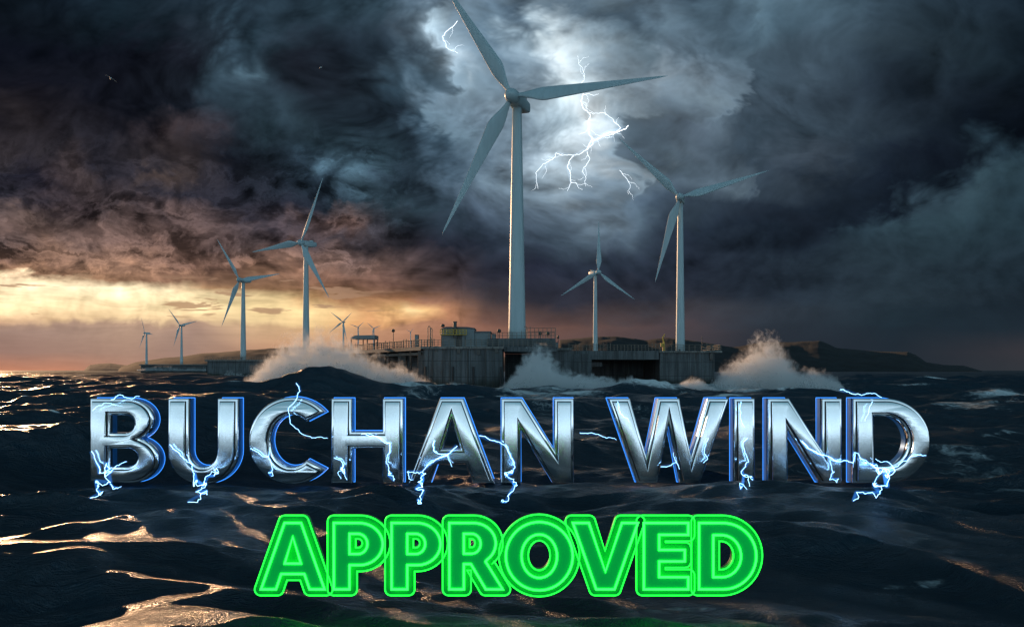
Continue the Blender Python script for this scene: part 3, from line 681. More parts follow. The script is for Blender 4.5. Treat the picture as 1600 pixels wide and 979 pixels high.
# deck slab with overhang, then the wing to the left
bm = bmn(); prism(bm, [(A0[0] - 1.2, 358.8), (A1[0] + .6, 358.8), (A1[0] + .6, 421), (A0[0] - 1.2, 421)], DK - 1.0, DK); pobj('deck_slab', bm, M['deck'])
bm = bmn(); prism(bm, [(A0[0] - 1.21, 358.9), (A0[0] - 1.21, 470), (LW[0] - 1, LW[1] + 8), (LW[0] - 3, LW[1] - 2)], DK - 1.6, DK - .05); pobj('wing_slab', bm, M['deck'])
bm = bmn(); prism(bm, [(A0[0] - 1.5, 363), (A0[0] - 1.5, 400), (LW[0] + 6, LW[1] - 1), (LW[0] + 1, LW[1] - 1)], DK - 3.6, DK - 2.4); pobj('wing_beam', bm, M['deck'])
bm = bmn(); prism(bm, [(A0[0] - .05, 390), (A0[0] - .05, 470), (LW[0] + 6, LW[1] + 8), (LW[0] + 4, LW[1] + 4)], -8, DK - 2.0); pobj('wing_wall', bm, M['concrete'])
dv = Vector((LW[0] - A0[0], LW[1] - A0[1], 0)); dl = dv.length; du = dv / dl
for i, t in enumerate((0.035, 0.26, 0.5, 0.74, 0.95)):
    p = Vector((A0[0], A0[1], 0)) + dv * t + Vector((1.5, 2.5, 0))
    bm = bmn(); w = 2.6 if i == 0 else 2.0
    box(bm, p.x - w, p.x + w, p.y - 1.5, p.y + 1.5, -8, DK - 1.6, .15); pobj('column', bm, M['concrete'])
for t in (0.13, 0.38, 0.62):
    p = Vector((A0[0], A0[1], 0)) + dv * t; q = Vector((A0[0], A0[1], 0)) + dv * (t + .1) + Vector((4, 3, 0))
    bm = bmn(); tube(bm, [(p.x, p.y, DK - 1.8), (q.x, q.y, 5)], .45, 8); pobj('brace', bm, M['deck'])
for px in (694, 771):                                 # access ladders on the caisson face
    x = X(px, 360); bm = bmn()
    for s_ in (-.4, .4): tube(bm, [(x + s_, 359.5, 1), (x + s_, 359.5, DK + 1.2)], .07, 5)
    for i in range(24): tube(bm, [(x - .4, 359.5, 1.2 + i * .8), (x + .4, 359.5, 1.2 + i * .8)], .05, 4)
    pobj('ladder', bm, M['steel'])
for px in (665, 708, 740, 783):                       # rubber fenders
    x = X(px, 360); bm = bmn(); tube(bm, [(x, 359.55, 3.5), (x, 359.55, 11.5)], .42, 8); pobj('fender', bm, M['black'])
# girder under the main tower
gx0, gx1 = X(762, 372), X(868, 372)
bm = bmn(); prism(bm, [(gx0, 372), (gx1, 372), (gx1, 420), (gx0, 420)], DK + .02, 24.2); pobj('tower_plinth', bm, M['concrete'])
bm = bmn(); prism(bm, [(A1[0] + .62, 364), (gx1 + 1, 374), (gx1 + 1, 420), (A1[0] + .62, 420)], DK - 2.0, DK - .02); pobj('girder', bm, M['concrete'])
bm = bmn(); prism(bm, [(A1[0] + .62, 417), (40, 417), (40, 420), (A1[0] + .62, 420)], -8, DK - 2.1); pobj('recess_wall', bm, M['concrete'])
bm = bmn(); prism(bm, [(X(863, 384), 384), (X(891, 384), 384), (X(891, 384), 410), (X(863, 384), 410)], -8, DK - 1.0); pobj('pier', bm, M['concrete'])
bm = bmn(); prism(bm, [(X(861, 383), 382.6), (X(893, 383), 382.6), (X(893, 383), 412), (X(861, 383), 412)], DK - 1.0, DK + .01); pobj('pier_cap', bm, M['deck'])
# fenders and drain boxes on the caisson face
for px, py in ((682, 544), (717, 548), (748, 550), (776, 547)):
    bm = bmn(); x = X(px, 360); z = Zp(py, 360); box(bm, x - .7, x + .7, 359.3, 360.1, z - 1.2, z + 1.0, .1); pobj('drain_box', bm, M['steel'])
for px in (676, 703, 731, 759):
    bm = bmn(); x = X(px, 360); tube(bm, [(x, 359.8, -4), (x, 359.8, DK - 1.2)], .16, 6); pobj('drain_pipe', bm, M['steel'])
def railing(parent, pts, h=2.6, n=20, levels=3, r=.11, name='railing'):
    """railing along a polyline on the deck: part with posts as sub-parts"""
    loc = Vector(parent.location)
    pts = [Vector(p) for p in pts]
    bm = bmn()
    for l in range(levels):
        z = h * (l + 1) / levels
        tube(bm, [p + Vector((0, 0, z)) - loc for p in pts], r, 5)
    ro = from_bm(name, bm, M['rail'], parent)
    seg = [(b - a).length for a, b in zip(pts, pts[1:])]; tot = sum(seg)
    for i in range(n + 1):
        d = tot * i / n; j = 0
        while j < len(seg) - 1 and d > seg[j]: d -= seg[j]; j += 1
        p = pts[j] + (pts[j + 1] - pts[j]) * min(d / seg[j], 1) - loc
        hh = h + .1 + (0.7 if random.random() < .12 else 0)
        bm = bmn(); tube(bm, [p, p + Vector((0, 0, hh))], r * 1.25, 5); from_bm('post', bm, M['rail'], ro)
    return ro
e0 = Vector((A0[0] - .8, 359.2, DK)); e1 = Vector((A1[0] + .2, 359.2, DK)); eL = Vector((LW[0] - 2, LW[1] - 1.5, DK))
railing(plat, [eL, e0], 3.0, 40, 3, .14)
railing(plat, [eL + Vector((9, -3, 0)), e0 + Vector((5, 5, 0))], 3.4, 30, 4, .12)
railing(plat, [e0, e1, Vector((gx1, 371.4, DK))], 2.8, 26, 3, .10)
railing(plat, [Vector((gx0 + .3, 372.4, 24.2)), Vector((gx1 - .3, 372.4, 24.2))], 2.6, 14, 2, .10)
railing(plat, [Vector((X(822, 380), 380, 24.2)), Vector((X(868, 380), 380, 24.2))], 5.0, 7, 3, .11)

# bridge between the two blocks
br = empty('concrete_bridge', (X(960, 425), 425, 0), 'low concrete bridge span with a thin railing linking the two platform blocks', 'bridge')
b0, b1 = X(889, 422), X(1031, 422)
bm = bmn(); prism(bm, [(b0, 422), (b1, 424), (b1, 478), (b0, 478)], 15.4, 19.9); pobj('span', bm, M['concrete'], br)
bm = bmn(); prism(bm, [(b0, 428), (X(942, 424), 428), (X(942, 424), 436), (b0, 436)], 11.8, 14.2); pobj('lower_beam', bm, M['concrete'], br)
bm = bmn(); prism(bm, [(b0, 474), (b1, 474), (b1, 478), (b0, 478)], -8, 15.38); pobj('back_wall', bm, M['concrete'], br)
railing(br, [Vector((b0, 422.4, 19.9)), Vector((b1, 424.4, 19.9))], 3.0, 26, 3, .11)
# right block
rb_ = empty('concrete_platform', (X(1073, 430), 430, 0), 'smaller square concrete block at the right end of the bridge with a thin overhanging deck', 'platform')
r0, r1 = X(1031, 424), X(1117, 424)
bm = bmn(); prism(bm, [(r0 + .1, 424.5), (r1, 424.5), (r1 - 3, 600), (r0 + .1, 600)], -8, 18.9); pobj('caisson', bm, M['concrete'], rb_)
bm = bmn(); prism(bm, [(r0 - .4, 423.4), (X(1128, 424), 423.4), (X(1128, 424) + 1, 602), (r0 - .4, 602)], 18.9, 19.9); pobj('deck_slab', bm, M['deck'], rb_)
bm = bmn(); box(bm, X(1109, 424), X(1114, 424), 423.6, 424.4, 15.2, 18.6, .1); pobj('drain_box', bm, M['steel'], rb_)
railing(rb_, [Vector((r0, 423.8, 19.9)), Vector((X(1127, 424), 423.8, 19.9)), Vector((X(1127, 424), 470, 19.9))], 3.0, 26, 3, .11)
# caisson under the left turbine
lc = empty('concrete_platform', (X(372, 1150), 1150, 0), 'separate dark concrete caisson in the open sea under a left-hand turbine', 'platform')
bm = bmn(); prism(bm, [(X(324, 1120), 1120), (X(420, 1120), 1120), (X(420, 1120), 1200), (X(319, 1120) - 8, 1200)], -8, 22.0); pobj('caisson', bm, M['concrete'], lc)
bm = bmn(); prism(bm, [(X(321, 1120), 1117), (X(423, 1120), 1117), (X(423, 1120), 1202), (X(317, 1120) - 9, 1202)], 22.0, 24.0); pobj('deck_slab', bm, M['deck'], lc)
railing(lc, [Vector((X(321, 1120), 1118, 24)), Vector((X(423, 1120), 1118, 24))], 4.2, 26, 3, .2)
# long low breakwater far left
bw = empty('breakwater', (X(268, 2900), 2900, 0), 'long low grey breakwater under the two small distant turbines', 'breakwater')
bm = bmn(); prism(bm, [(X(220, 2700), 2700), (X(322, 2700), 2700), (X(322, 2700), 3400), (X(214, 2700), 3400)], -8, 26); pobj('wall', bm, M['concrete'], bw)
bm = bmn(); prism(bm, [(X(219, 2700), 2690), (X(323, 2700), 2690), (X(323, 2700), 3402), (X(212, 2700), 3402)], 26, 29); pobj('coping', bm, M['deck'], bw)

# ------------------------------------------------------------------ things on the decks
bld = empty('equipment_building', (X(728, 376), 376, DK), 'grey clad plant building with a stepped roof beside the largest turbine', 'building')
def bobj(name, bm, m, parent=bld, smooth=False, root=None):
    bmesh.ops.translate(bm, verts=bm.verts, vec=-Vector((root or bld).location)); bmesh.ops.recalc_face_normals(bm, faces=bm.faces)
    return from_bm(name, bm, m, parent, smooth)
bx = [X(p, 374) for p in (690, 741, 766)]
bm = bmn(); box(bm, bx[0], bx[1], 374, 392, DK, 28.6, .1); bobj('wall', bm, M['panel'])
bm = bmn(); box(bm, bx[1] + .02, bx[2], 375, 391, DK, 26.9, .1); bobj('wall', bm, M['panel'])
bm = bmn(); tp = [(bx[0] - .4, 28.6), (bx[0] + 2, 29.5), (bx[1] - 3, 29.4), (bx[1] + .3, 28.9), (bx[1] + .3, 28.6)]
v1 = [bm.verts.new((x, 373.6, z)) for x, z in tp]; v2 = [bm.verts.new((x, 392.4, z)) for x, z in tp]
bm.faces.new(v1); bm.faces.new(v2[::-1])
for i in range(len(tp)): bm.faces.new((v1[i], v1[(i + 1) % len(tp)], v2[(i + 1) % len(tp)], v2[i]))
bobj('roof', bm, M['roofm'])
bm = bmn(); box(bm, bx[1] + .35, bx[2] + .4, 374.6, 391.4, 26.9, 27.5, .1); bobj('roof', bm, M['roofm'])
bm = bmn(); box(bm, X(713, 374), X(722, 374), 373.8, 374.1, DK, DK + 5.4, .05); dr_ = bobj('door', bm, M['steel'])
bm = bmn(); box(bm, X(720, 374), X(720.8, 374), 373.5, 373.85, DK + 2.4, DK + 2.8); bobj('handle', bm, M['rail'], dr_)
bm = bmn(); tube(bm, [(X(711, 373), 372.6, DK + 4), (X(711, 373), 372.6, Zp(503, 372.6))], .8, 12); tube(bm, [(X(711, 373), 372.6, Zp(503.5, 372.6)), (X(711, 373), 372.6, Zp(502, 372.6))], 1.0, 12); bobj('chimney', bm, M['steel'])
gy = Zp(522, 372)
bm = bmn(); box(bm, X(688, 372), X(729, 372), 370.6, 373.5, gy - .3, gy, .05); ga = bobj('gallery', bm, M['yellow'])
bm = bmn()
for z in (1.0, 2.0): tube(bm, [(X(688, 372), 370.8, gy + z), (X(729, 372), 370.8, gy + z)], .16, 6)
bobj('handrail', bm, M['yellow'], ga)
for i in range(9):
    x = X(688 + 41 * i / 8, 372); bm = bmn(); tube(bm, [(x, 370.8, gy), (x, 370.8, gy + 2.0)], .15, 6); bobj('post', bm, M['yellow'], ga)
for px in (690, 713, 727):
    bm = bmn(); tube(bm, [(X(px, 372), 371, DK), (X(px, 372), 371, gy - .3)], .2, 6); bobj('support', bm, M['steel'], ga)
# shelter on the wing
sh = empty('deck_shelter', (X(569, 425), 425, DK), 'flat roofed open shelter on posts at the left end of the platform deck', 'shelter')
bm = bmn(); sx0, sx1 = X(549, 425), X(587, 425)
tp = [(sx0, 425, 26.4), (X(556, 425), 425, 27.6), (sx1, 425, 27.8), (sx1, 425, 25.8), (sx0 + 1, 425, 25.8)]
v1 = [bm.verts.new((x, 422, z)) for x, y, z in tp]; v2 = [bm.verts.new((x, 434, z)) for x, y, z in tp]
bm.faces.new(v1); bm.faces.new(v2[::-1])
for i in range(5): bm.faces.new((v1[i], v1[(i + 1) % 5], v2[(i + 1) % 5], v2[i]))
bobj('roof', bm, M['panel'], sh, root=sh)
for px, yy in ((550, 423), (563, 433), (575, 423), (586, 433), (586, 423)):
    bm = bmn(); tube(bm, [(X(px, 425), yy, DK), (X(px, 425), yy, 25.9)], .3, 6); bobj('post', bm, M['steel'], sh, root=sh)
def lamp(px, D, z, top_py, label, head=.8):
    t = empty('deck_lamp', (X(px, D), D, z), label, 'lamp', 'lamps on the platform deck')
    h = Zp(top_py, D) - z
    bm = bmn(); tube(bm, [(0, 0, 0), (0, 0, h - 1.2)], .18, 8); from_bm('pole', bm, M['steel'], t)
    bm = bmn(); lathe(bm, [(.3, h - 1.5), (head, h - 1.2), (head * .9, h - .3), (.35, h), (.1, h + .1)], 14); from_bm('lamp_head', bm, M['steel'], t, True)
lamp(614.5, 400, DK, 514, 'lamp with a round head on the left deck between shelter and pipe frame')
lamp(692, 378, 29.4, 506, 'short lamp standing on the left edge of the plant building roof', .9)
lamp(780, 374, 24.2, 514, 'lamp with a round head left of the largest turbine tower', .9)
lamp(844, 382, 24.2, 518, 'nearer of the two lamps right of the largest turbine tower', .8)
lamp(856, 382, 24.2, 518, 'farther lamp at the right end of the upper deck railing', .8)
lamp(872, 384, DK, 524, 'thin lamp on the pier cap at the start of the bridge', .5)
# pipe frame, cable arm, cabinets, crane, mast
t = empty('pipe_frame', (X(672, 372), 372, DK), 'tall double pipe hoop on the deck left of the plant building', 'pipes')
for a, b, zt in ((668.5, 672, 29.6), (672.5, 675, 28.8)):
    bm = bmn(); x0, x1 = X(a, 372) - X(672, 372), X(b, 372) - X(672, 372); h = zt - DK
    tube(bm, [(x0, 0, 0), (x0, 0, h - .6), (x0 + .3, 0, h), (x1 - .2, 0, h), (x1, 0, h - .5), (x1, 0, 0)], .2, 8); from_bm('pipe', bm, M['rail'], t)
t = empty('vent_pipe', (X(821, 378), 378, 24.2), 'hooked vent pipe touching the right side of the largest turbine tower', 'pipe')
bm = bmn(); tube(bm, [(0, 0, 0), (.9, 0, 0), (.9, 0, 4.6), (.5, 0, 5.4), (-.6, 0, 5.5)], .16, 8); from_bm('pipe', bm, M['rail'], t)
def cabinet(px0, px1, D, z, h, label):
    w = px_w(px1 - px0, D)
    t = empty('cabinet', (X((px0 + px1) / 2, D), D, z), label, 'cabinet', 'equipment cabinets on deck')
    bm = bmn(); box(bm, -w / 2, w / 2, 0, 2, 0, h, .08); from_bm('body', bm, M['steel'], t)
    bm = bmn(); box(bm, -w / 2 + .15, w / 2 - .15, -.12, -.005, .2, h - .3, .03); from_bm('door', bm, M['panel'], t)
cabinet(648, 654, 366, DK, 5.4, 'tall dark cabinet on the deck corner next to the pipe frame')
cabinet(768, 775, 374, 24.2, 2.2, 'low dark cabinet between plant building and largest turbine')
cabinet(847, 851, 376, DK, 3.0, 'small cabinet low on the deck in front of the upper plinth')
cabinet(868, 872, 376, DK, 2.4, 'small dark cabinet beside the thin lamp')
t = empty('deck_crane', (X(1037, 428), 428, 19.9), 'small yellow deck crane left of the second largest turbine', 'crane')
bm = bmn(); tube(bm, [(0, 0, 0), (0, 0, 4.5)], [.7, .45], 10); from_bm('pedestal', bm, M['yellow'], t)
bm = bmn(); tube(bm, [(.2, 0, 4.2), (-.6, 0, 6.6), (.6, 0, 8.6)], [.4, .35, .2], 8); from_bm('boom', bm, M['yellow'], t)
bm = bmn(); box(bm, -1.6, -.5, -.6, .6, 2.2, 4.0, .1); from_bm('cab', bm, M['yellow'], t)
bm = bmn(); tube(bm, [(.6, 0, 8.6), (1.4, 0, 5.2)], .08, 5); from_bm('cable', bm, M['steel'], t)
t = empty('mast', (X(1097, 430), 430, 19.9), 'thin bare mast on the right block, right of the second largest turbine', 'mast')
bm = bmn(); tube(bm, [(0, 0, 0), (0, 0, 7.6)], [.22, .12], 8); from_bm('pole', bm, M['steel'], t)
bm = bmn(); tube(bm, [(-.6, 0, 6.6), (.6, 0, 6.6)], .09, 6); from_bm('crossarm', bm, M['steel'], t)

# ------------------------------------------------------------------ spray and breaking crests
def spray_mat():
    m, k, p, o = mat('sea_spray')
    d = k.new('ShaderNodeBsdfDiffuse'); d.inputs[0].default_value = (0.93, 0.95, 0.96, 1)
    t = k.new('ShaderNodeBsdfTranslucent'); t.inputs[0].default_value = (0.93, 0.95, 0.96, 1)
    mx = k.new('ShaderNodeMixShader'); mx.inputs[0].default_value = 0.7
    k.l.new(d.outputs[0], mx.inputs[1]); k.l.new(t.outputs[0], mx.inputs[2])
    tr = k.new('ShaderNodeBsdfTransparent'); m2 = k.new('ShaderNodeMixShader'); m2.inputs[0].default_value = 0.5
    k.l.new(mx.outputs[0], m2.inputs[1]); k.l.new(tr.outputs[0], m2.inputs[2]); k.l.new(m2.outputs[0], o.inputs[0])
    return m
M['spray'] = spray_mat()
def drops_mesh(name, P, size):
    n = len(P)
    base = np.array([(1, 1, 1), (1, -1, -1), (-1, 1, -1), (-1, -1, 1)], np.float32) * 0.62
    q = rng.normal(size=(n, 4)); q /= np.linalg.norm(q, axis=1)[:, None]
    w, x, y, z = q.T
    Rm = np.stack([np.stack([1-2*(y*y+z*z), 2*(x*y-z*w), 2*(x*z+y*w)], -1), np.stack([2*(x*y+z*w), 1-2*(x*x+z*z), 2*(y*z-x*w)], -1), np.stack([2*(x*z-y*w), 2*(y*z+x*w), 1-2*(x*x+y*y)], -1)], 1)
    V = np.einsum('nij,vj->nvi', Rm, base) * np.asarray(size)[:, None, None] + P[:, None, :]
    idx = (np.arange(n)[:, None, None] * 4 + np.array([(0,1,2),(0,3,1),(0,2,3),(1,3,2)])[None]).reshape(-1)
    me = bpy.data.meshes.new(name)
    me.vertices.add(n * 4); me.vertices.foreach_set('co', V.astype(np.float32).ravel())
    me.loops.add(n * 12); me.loops.foreach_set('vertex_index', idx.astype(np.int32))
    me.polygons.add(n * 4); me.polygons.foreach_set('loop_start', (np.arange(n * 4) * 3).astype(np.int32))
    me.update(calc_edges=True); return me
def fbm2(x, y, seed, octs=5):
    r = np.random.default_rng(seed); s = np.zeros_like(x); a = 1.0; f = 1.0; tot = 0
    for _ in range(octs):
        for _ in range(4):
            th = r.uniform(0, 6.28); ph = r.uniform(0, 6.28); ff = f * r.uniform(.7, 1.4)
            s += a * np.sin(ff * (np.cos(th) * x + np.sin(th) * y) + ph + 1.3 * np.sin(.7 * ff * (np.sin(th) * x - np.cos(th) * y) + ph * 2)) / 4
        tot += a; a *= .62; f *= 2.1
    return s / tot
def mist_mat(name, x0, x1, zmax, prof, half, dens, seed):
    """water dust: a cloud whose height follows the thrown-up crest, ragged by noise"""
    m = bpy.data.materials.new(name); m.use_nodes = True; m.node_tree.nodes.clear(); k = NT(m.node_tree)
    P = k.new('ShaderNodeTexCoord').outputs['Object']
    x, y, z = k.sep(P)
    off = k.vm('ADD', P, (seed * 7.3, seed * 3.1, 0))
    wn = k.noise(off, 0.10, 3, 0.55, 0.6, color=True); wx, wy, wz = k.sep(wn)
    xx = k.m('ADD', x, k.m('MULTIPLY', k.m('SUBTRACT', wx, 0.5), 9.0))
    hh = k.sep(k.ramp(k.m('DIVIDE', k.m('SUBTRACT', xx, x0), x1 - x0), [((p - x0) / (x1 - x0), (h / zmax, h / zmax, h / zmax, 1)) for p, h in prof]))[0]
    hh = k.m('MULTIPLY', hh, zmax)
    n = k.noise(off, 0.27, 8, 0.66, 0.6)
    n2 = k.noise(k.vm('MULTIPLY', off, (1.0, 1.0, 0.40)), 0.8, 6, 0.7, 0.5)
    q = k.m('DIVIDE', z, k.m('MAXIMUM', hh, 0.3))
    q = k.m('ADD', q, k.m('ADD', k.m('MULTIPLY', k.m('SUBTRACT', 0.5, n), 2.1), k.m('MULTIPLY', k.m('SUBTRACT', 0.5, n2), 1.25)))
    yy = k.m('ABSOLUTE', k.m('DIVIDE', k.m('ADD', y, k.m('MULTIPLY', k.m('SUBTRACT', wy, 0.5), 5.0)), half))
    d = k.m('MULTIPLY', k.mr(q, 1.02, 0.35), k.mr(yy, 1.0, 0.35))
    d = k.m('MULTIPLY', k.m('POWER', d, 1.4), k.m('MULTIPLY', dens, k.mr(z, -3.0, 1.0)))
    v = k.new('ShaderNodeVolumePrincipled'); o = k.new('ShaderNodeOutputMaterial')
    v.inputs['Color'].default_value = (0.99, 0.994, 0.997, 1); v.inputs['Anisotropy'].default_value = 0.25
    k.put(v.inputs['Density'], d); k.l.new(v.outputs[0], o.inputs['Volume'])
    return m
def mist(parent_name, label, top, base, D, half, dens, seed, drop=None):
    tx = [p[0] for p in top]
    x0, x1 = (tx[0] - CX) / F * D, (tx[-1] - CX) / F * D
    prof = [((px - CX) / F * D, max((CAMZ + (HY - py) / F * D) * 1.28 + .8, .8)) for px, py in top]
    zm = max(h for _, h in prof)
    xc = (x0 + x1) / 2
    bm = bmn(); N = 40; K = 14; rings = []
    xs_ = np.linspace(x0, x1, N); hs_ = np.interp(xs_, [p[0] for p in prof], [p[1] for p in prof])
    hs_ = np.array([max(hs_[max(0, i - 2):i + 3]) for i in range(N)])
    for i in range(N):
        e = max(.12, min(1, (i + .3) / 4, (N - 1 - i + .3) / 4))
        rings.append([bm.verts.new((xs_[i] - xc, half * e * math.cos(math.pi * j / (K - 1)), -2.5 + (hs_[i] * 1.12 * e ** .4 + 2.5) * math.sin(math.pi * j / (K - 1)) ** .8)) for j in range(K)])
    for i in range(N - 1):
        for j in range(K - 1): bm.faces.new((rings[i][j], rings[i][j + 1], rings[i + 1][j + 1], rings[i + 1][j]))
        bm.faces.new((rings[i][K - 1], rings[i][0], rings[i + 1][0], rings[i + 1][K - 1]))
    bm.faces.new(rings[0]); bm.faces.new(rings[-1][::-1]); bmesh.ops.recalc_face_normals(bm, faces=bm.faces)
    m = mist_mat('water_dust', x0 - xc, x1 - xc, zm, [(a_ - xc, b_) for a_, b_ in prof], half, dens, seed)
    m.cycles.volume_step_rate = 0.5
    o = from_bm(parent_name, bm, m); o.location = (xc, D, 0); tag(o, label, 'sea spray', None, 'stuff')
    return o
def spray(label, top, base, D, thick, n, size, seed, dens=1.0, lean=0.0, name='wave_spray', body=0.0, half=9.0):
    """droplets filling the space between the water and an uneven thrown-up outline"""
    r = np.random.default_rng(seed)
    tx = np.array([p[0] for p in top], float); ty = np.array([p[1] for p in top], float)
    bx_ = np.array([p[0] for p in base], float); by = np.array([p[1] for p in base], float)
    m = n * 6
    px = r.uniform(tx[0], tx[-1], m)
    t = r.random(m) ** 1.1
    yt = np.interp(px, tx, ty); yb = np.interp(px, bx_, by)
    edge = fbm2(px * .09, px * 0 + seed, seed + 1, 5) * 9 + fbm2(px * .5, px * 0, seed + 2, 3) * 3.5
    yt = np.minimum(yt + edge * (yb - yt) / 40, yb - 1)
    py = yb + (yt - yb) * t * 1.22
    clump = fbm2(px * .11 + lean * py * .11, py * .17, seed + 3, 6)
    fine = fbm2(px * .55, py * .4, seed + 4, 4)
    pr = np.clip(1.05 - 1.0 * t + 1.5 * clump * (0.3 + t) + .6 * fine * (.2 + t), 0.0, 1.0) ** 1.6 * dens
    keep = r.random(m) < pr * .55
    px, py, t = px[keep][:n], py[keep][:n], t[keep][:n]
    d = D + r.normal(0, 1, len(px)) * thick * (.5 + .5 * (1 - t)) + 6 * fbm2(px * .05, py * .07, seed + 5, 3)
    P = np.stack([(px - CX) / F * d, d, CAMZ + (HY - py) / F * d], -1)
    s = size * .72 * np.exp(r.normal(0, .38, len(px))) * (1.2 - .75 * np.clip(t, 0, 1.1))
    if body > 0:
        mo = mist(name, label, top, base, D, half, body, seed)
        P = P - np.array(mo.location[:])
        o = link_mesh('droplets', drops_mesh('droplets', P, s), M['spray'], mo); o['kind'] = 'stuff'; return mo
    o = link_mesh(name, drops_mesh(name, P, s), M['spray'])
    tag(o, label, 'sea spray', None, 'stuff'); return o
spray('tall burst of spray left of the platform, glowing orange on its left side',
      [(368,606),(385,600),(405,586),(422,572),(436,556),(452,552),(468,541),(485,546),(500,538),(518,545),(540,549),(556,556),(580,572),(600,578),(622,581),(640,588),(665,600),(690,606)],
      [(368,610),(420,606),(500,604),(560,612),(640,618),(690,622)], 336, 8, 60000, .15, 11, body=.5, half=11)
spray('steep burst of white spray in front of the dark recess, right of the front caisson',
      [(770,614),(790,604),(806,588),(818,572),(832,564),(846,560),(858,566),(868,578),(884,590),(905,594),(925,598),(950,606)],
      [(770,630),(830,632),(880,632),(950,632)], 340, 6, 48000, .14, 29, lean=.6, body=1.0, half=8)
spray('burst of spray past the right end of the platform, pink at its top',
      [(1108,606),(1125,590),(1140,580),(1155,572),(1168,568),(1180,552),(1196,544),(1212,550),(1222,560),(1232,578),(1250,588),(1268,586),(1285,590),(1300,596),(1320,608)],
      [(1108,616),(1170,620),(1240,622),(1320,616)], 372, 7, 52000, .15, 43, body=.5, half=10)
spray('low ragged spray along the foot of the front caisson',
      [(600,608),(640,602),(668,606),(690,610),(712,601),(730,610),(752,616),(775,612),(800,610)],
      [(600,624),(700,628),(800,630)], 346, 4, 12000, .13, 57, body=1.0, half=6)
spray('long white breaking crest below the bridge and the right block',
      [(890,600),(930,594),(965,600),(985,596),(1000,606),(1030,604),(1062,606),(1080,596),(1095,604),(1120,606)],
      [(890,626),(980,622),(1040,618),(1120,616)], 352, 5, 16000, .13, 71, body=1.0, half=6)
spray('thin spray breaking at the foot of the separate left caisson',
      [(338,590),(350,582),(360,580),(372,583),(392,580),(410,584),(420,588)], [(338,592),(420,592)], 1090, 6, 5000, .5, 83)
spray('small white breakers along the foot of the far breakwater',
      [(214,577),(235,573.5),(262,569.5),(270,573),(290,575),(308,573.5),(322,575)], [(214,578.6),(322,578.8)], 2650, 10, 3500, .9, 97)
spray('sunlit foaming crest on the open water at the far left',
      [(70,606),(95,601),(110,597),(125,601),(150,603),(180,597),(190,595),(200,600),(230,605)], [(70,608),(150,608),(230,609)], 300, 3, 6000, .16, 101)
spray('sunlit foaming crest on the water below the separate left caisson',
      [(300,612),(320,604),(335,598),(350,603),(375,606),(400,608)], [(300,616),(350,612),(400,613)], 300, 3, 5000, .16, 103)
spray('pink lit foaming crest on the water at the right edge',
      [(1495,640),(1520,634),(1545,628),(1570,622),(1600,617),(1640,612)], [(1495,642),(1545,638),(1600,628),(1640,624)], 262, 3, 7000, .13, 107)

# ------------------------------------------------------------------ letters
def arc(cx, cy, rx, ry, a0, a1, n=18):
    return [(cx + rx * math.cos(R(a0 + (a1 - a0) * i / n)), cy + ry * math.sin(R(a0 + (a1 - a0) * i / n))) for i in range(n + 1)]
G = {
 'B': ([[(0,0),(.46,0)] + arc(.47,.275,.355,.275,-88,62) + arc(.44,.745,.325,.255,-58,90) + [(0,1)]],
       [[(.245,.20),(.45,.20)] + arc(.45,.305,.125,.105,-90,90) + [(.245,.41)], [(.245,.595),(.42,.595)] + arc(.42,.70,.115,.105,-90,90) + [(.245,.805)]]),
 'U': ([[(0,1),(0,.38)] + arc(.41,.38,.41,.395,180,360,26) + [(.82,1),(.575,1),(.575,.38)] + arc(.41,.38,.165,.185,0,-180,20) + [(.245,1)]], []),
 'C': ([arc(.51,.5,.51,.515,41,319,40) + arc(.51,.5,.255,.305,312,48,30)], []),
 'H': ([[(0,0),(.245,0),(.245,.41),(.60,.41),(.60,0),(.845,0),(.845,1),(.60,1),(.60,.61),(.245,.61),(.245,1),(0,1)]], []),
 'A': ([[(0,0),(.255,0),(.335,.225),(.665,.225),(.745,0),(1,0),(.635,1),(.365,1)]], [[(.395,.405),(.605,.405),(.5,.745)]]),
 'N': ([[(0,0),(.23,0),(.23,.62),(.60,0),(.845,0),(.845,1),(.615,1),(.615,.40),(.245,1),(0,1)]], []),
 'W': ([[(0,1),(.34,0),(.575,0),(.705,.68),(.835,0),(1.07,0),(1.41,1),(1.155,1),(.965,.33),(.83,1),(.58,1),(.445,.33),(.255,1)]], []),
 'I': ([[(0,0),(.245,0),(.245,1),(0,1)]], []),
 'D': ([[(0,0),(.38,0)] + arc(.38,.5,.52,.5,-90,90,30) + [(0,1)]], [[(.245,.205),(.36,.205)] + arc(.36,.5,.28,.295,-90,90,24) + [(.245,.795)]]),
 'P': ([[(0,0),(.245,0),(.245,.355),(.37,.355)] + arc(.37,.6775,.34,.3225,-90,90,24) + [(0,1)]], [[(.245,.545),(.35,.545)] + arc(.35,.68,.12,.135,-90,90,14) + [(.245,.815)]]),
 'R': ([[(0,0),(.245,0),(.245,.37),(.33,.37),(.555,0),(.84,0),(.575,.42)] + arc(.38,.6875,.345,.3125,-52,90,22) + [(0,1)]], [[(.245,.55),(.35,.55)] + arc(.35,.6825,.12,.1325,-90,90,14) + [(.245,.815)]]),
 'O': ([arc(.5,.5,.5,.515,0,360,48)[:-1]], [arc(.5,.5,.245,.305,360,0,40)[:-1]]),
 'V': ([[(0,1),(.355,0),(.645,0),(1,1),(.735,1),(.5,.31),(.265,1)]], []),
 'E': ([[(0,0),(.66,0),(.66,.205),(.245,.205),(.245,.41),(.61,.41),(.61,.605),(.245,.605),(.245,.80),(.66,.80),(.66,1),(0,1)]], []),
}
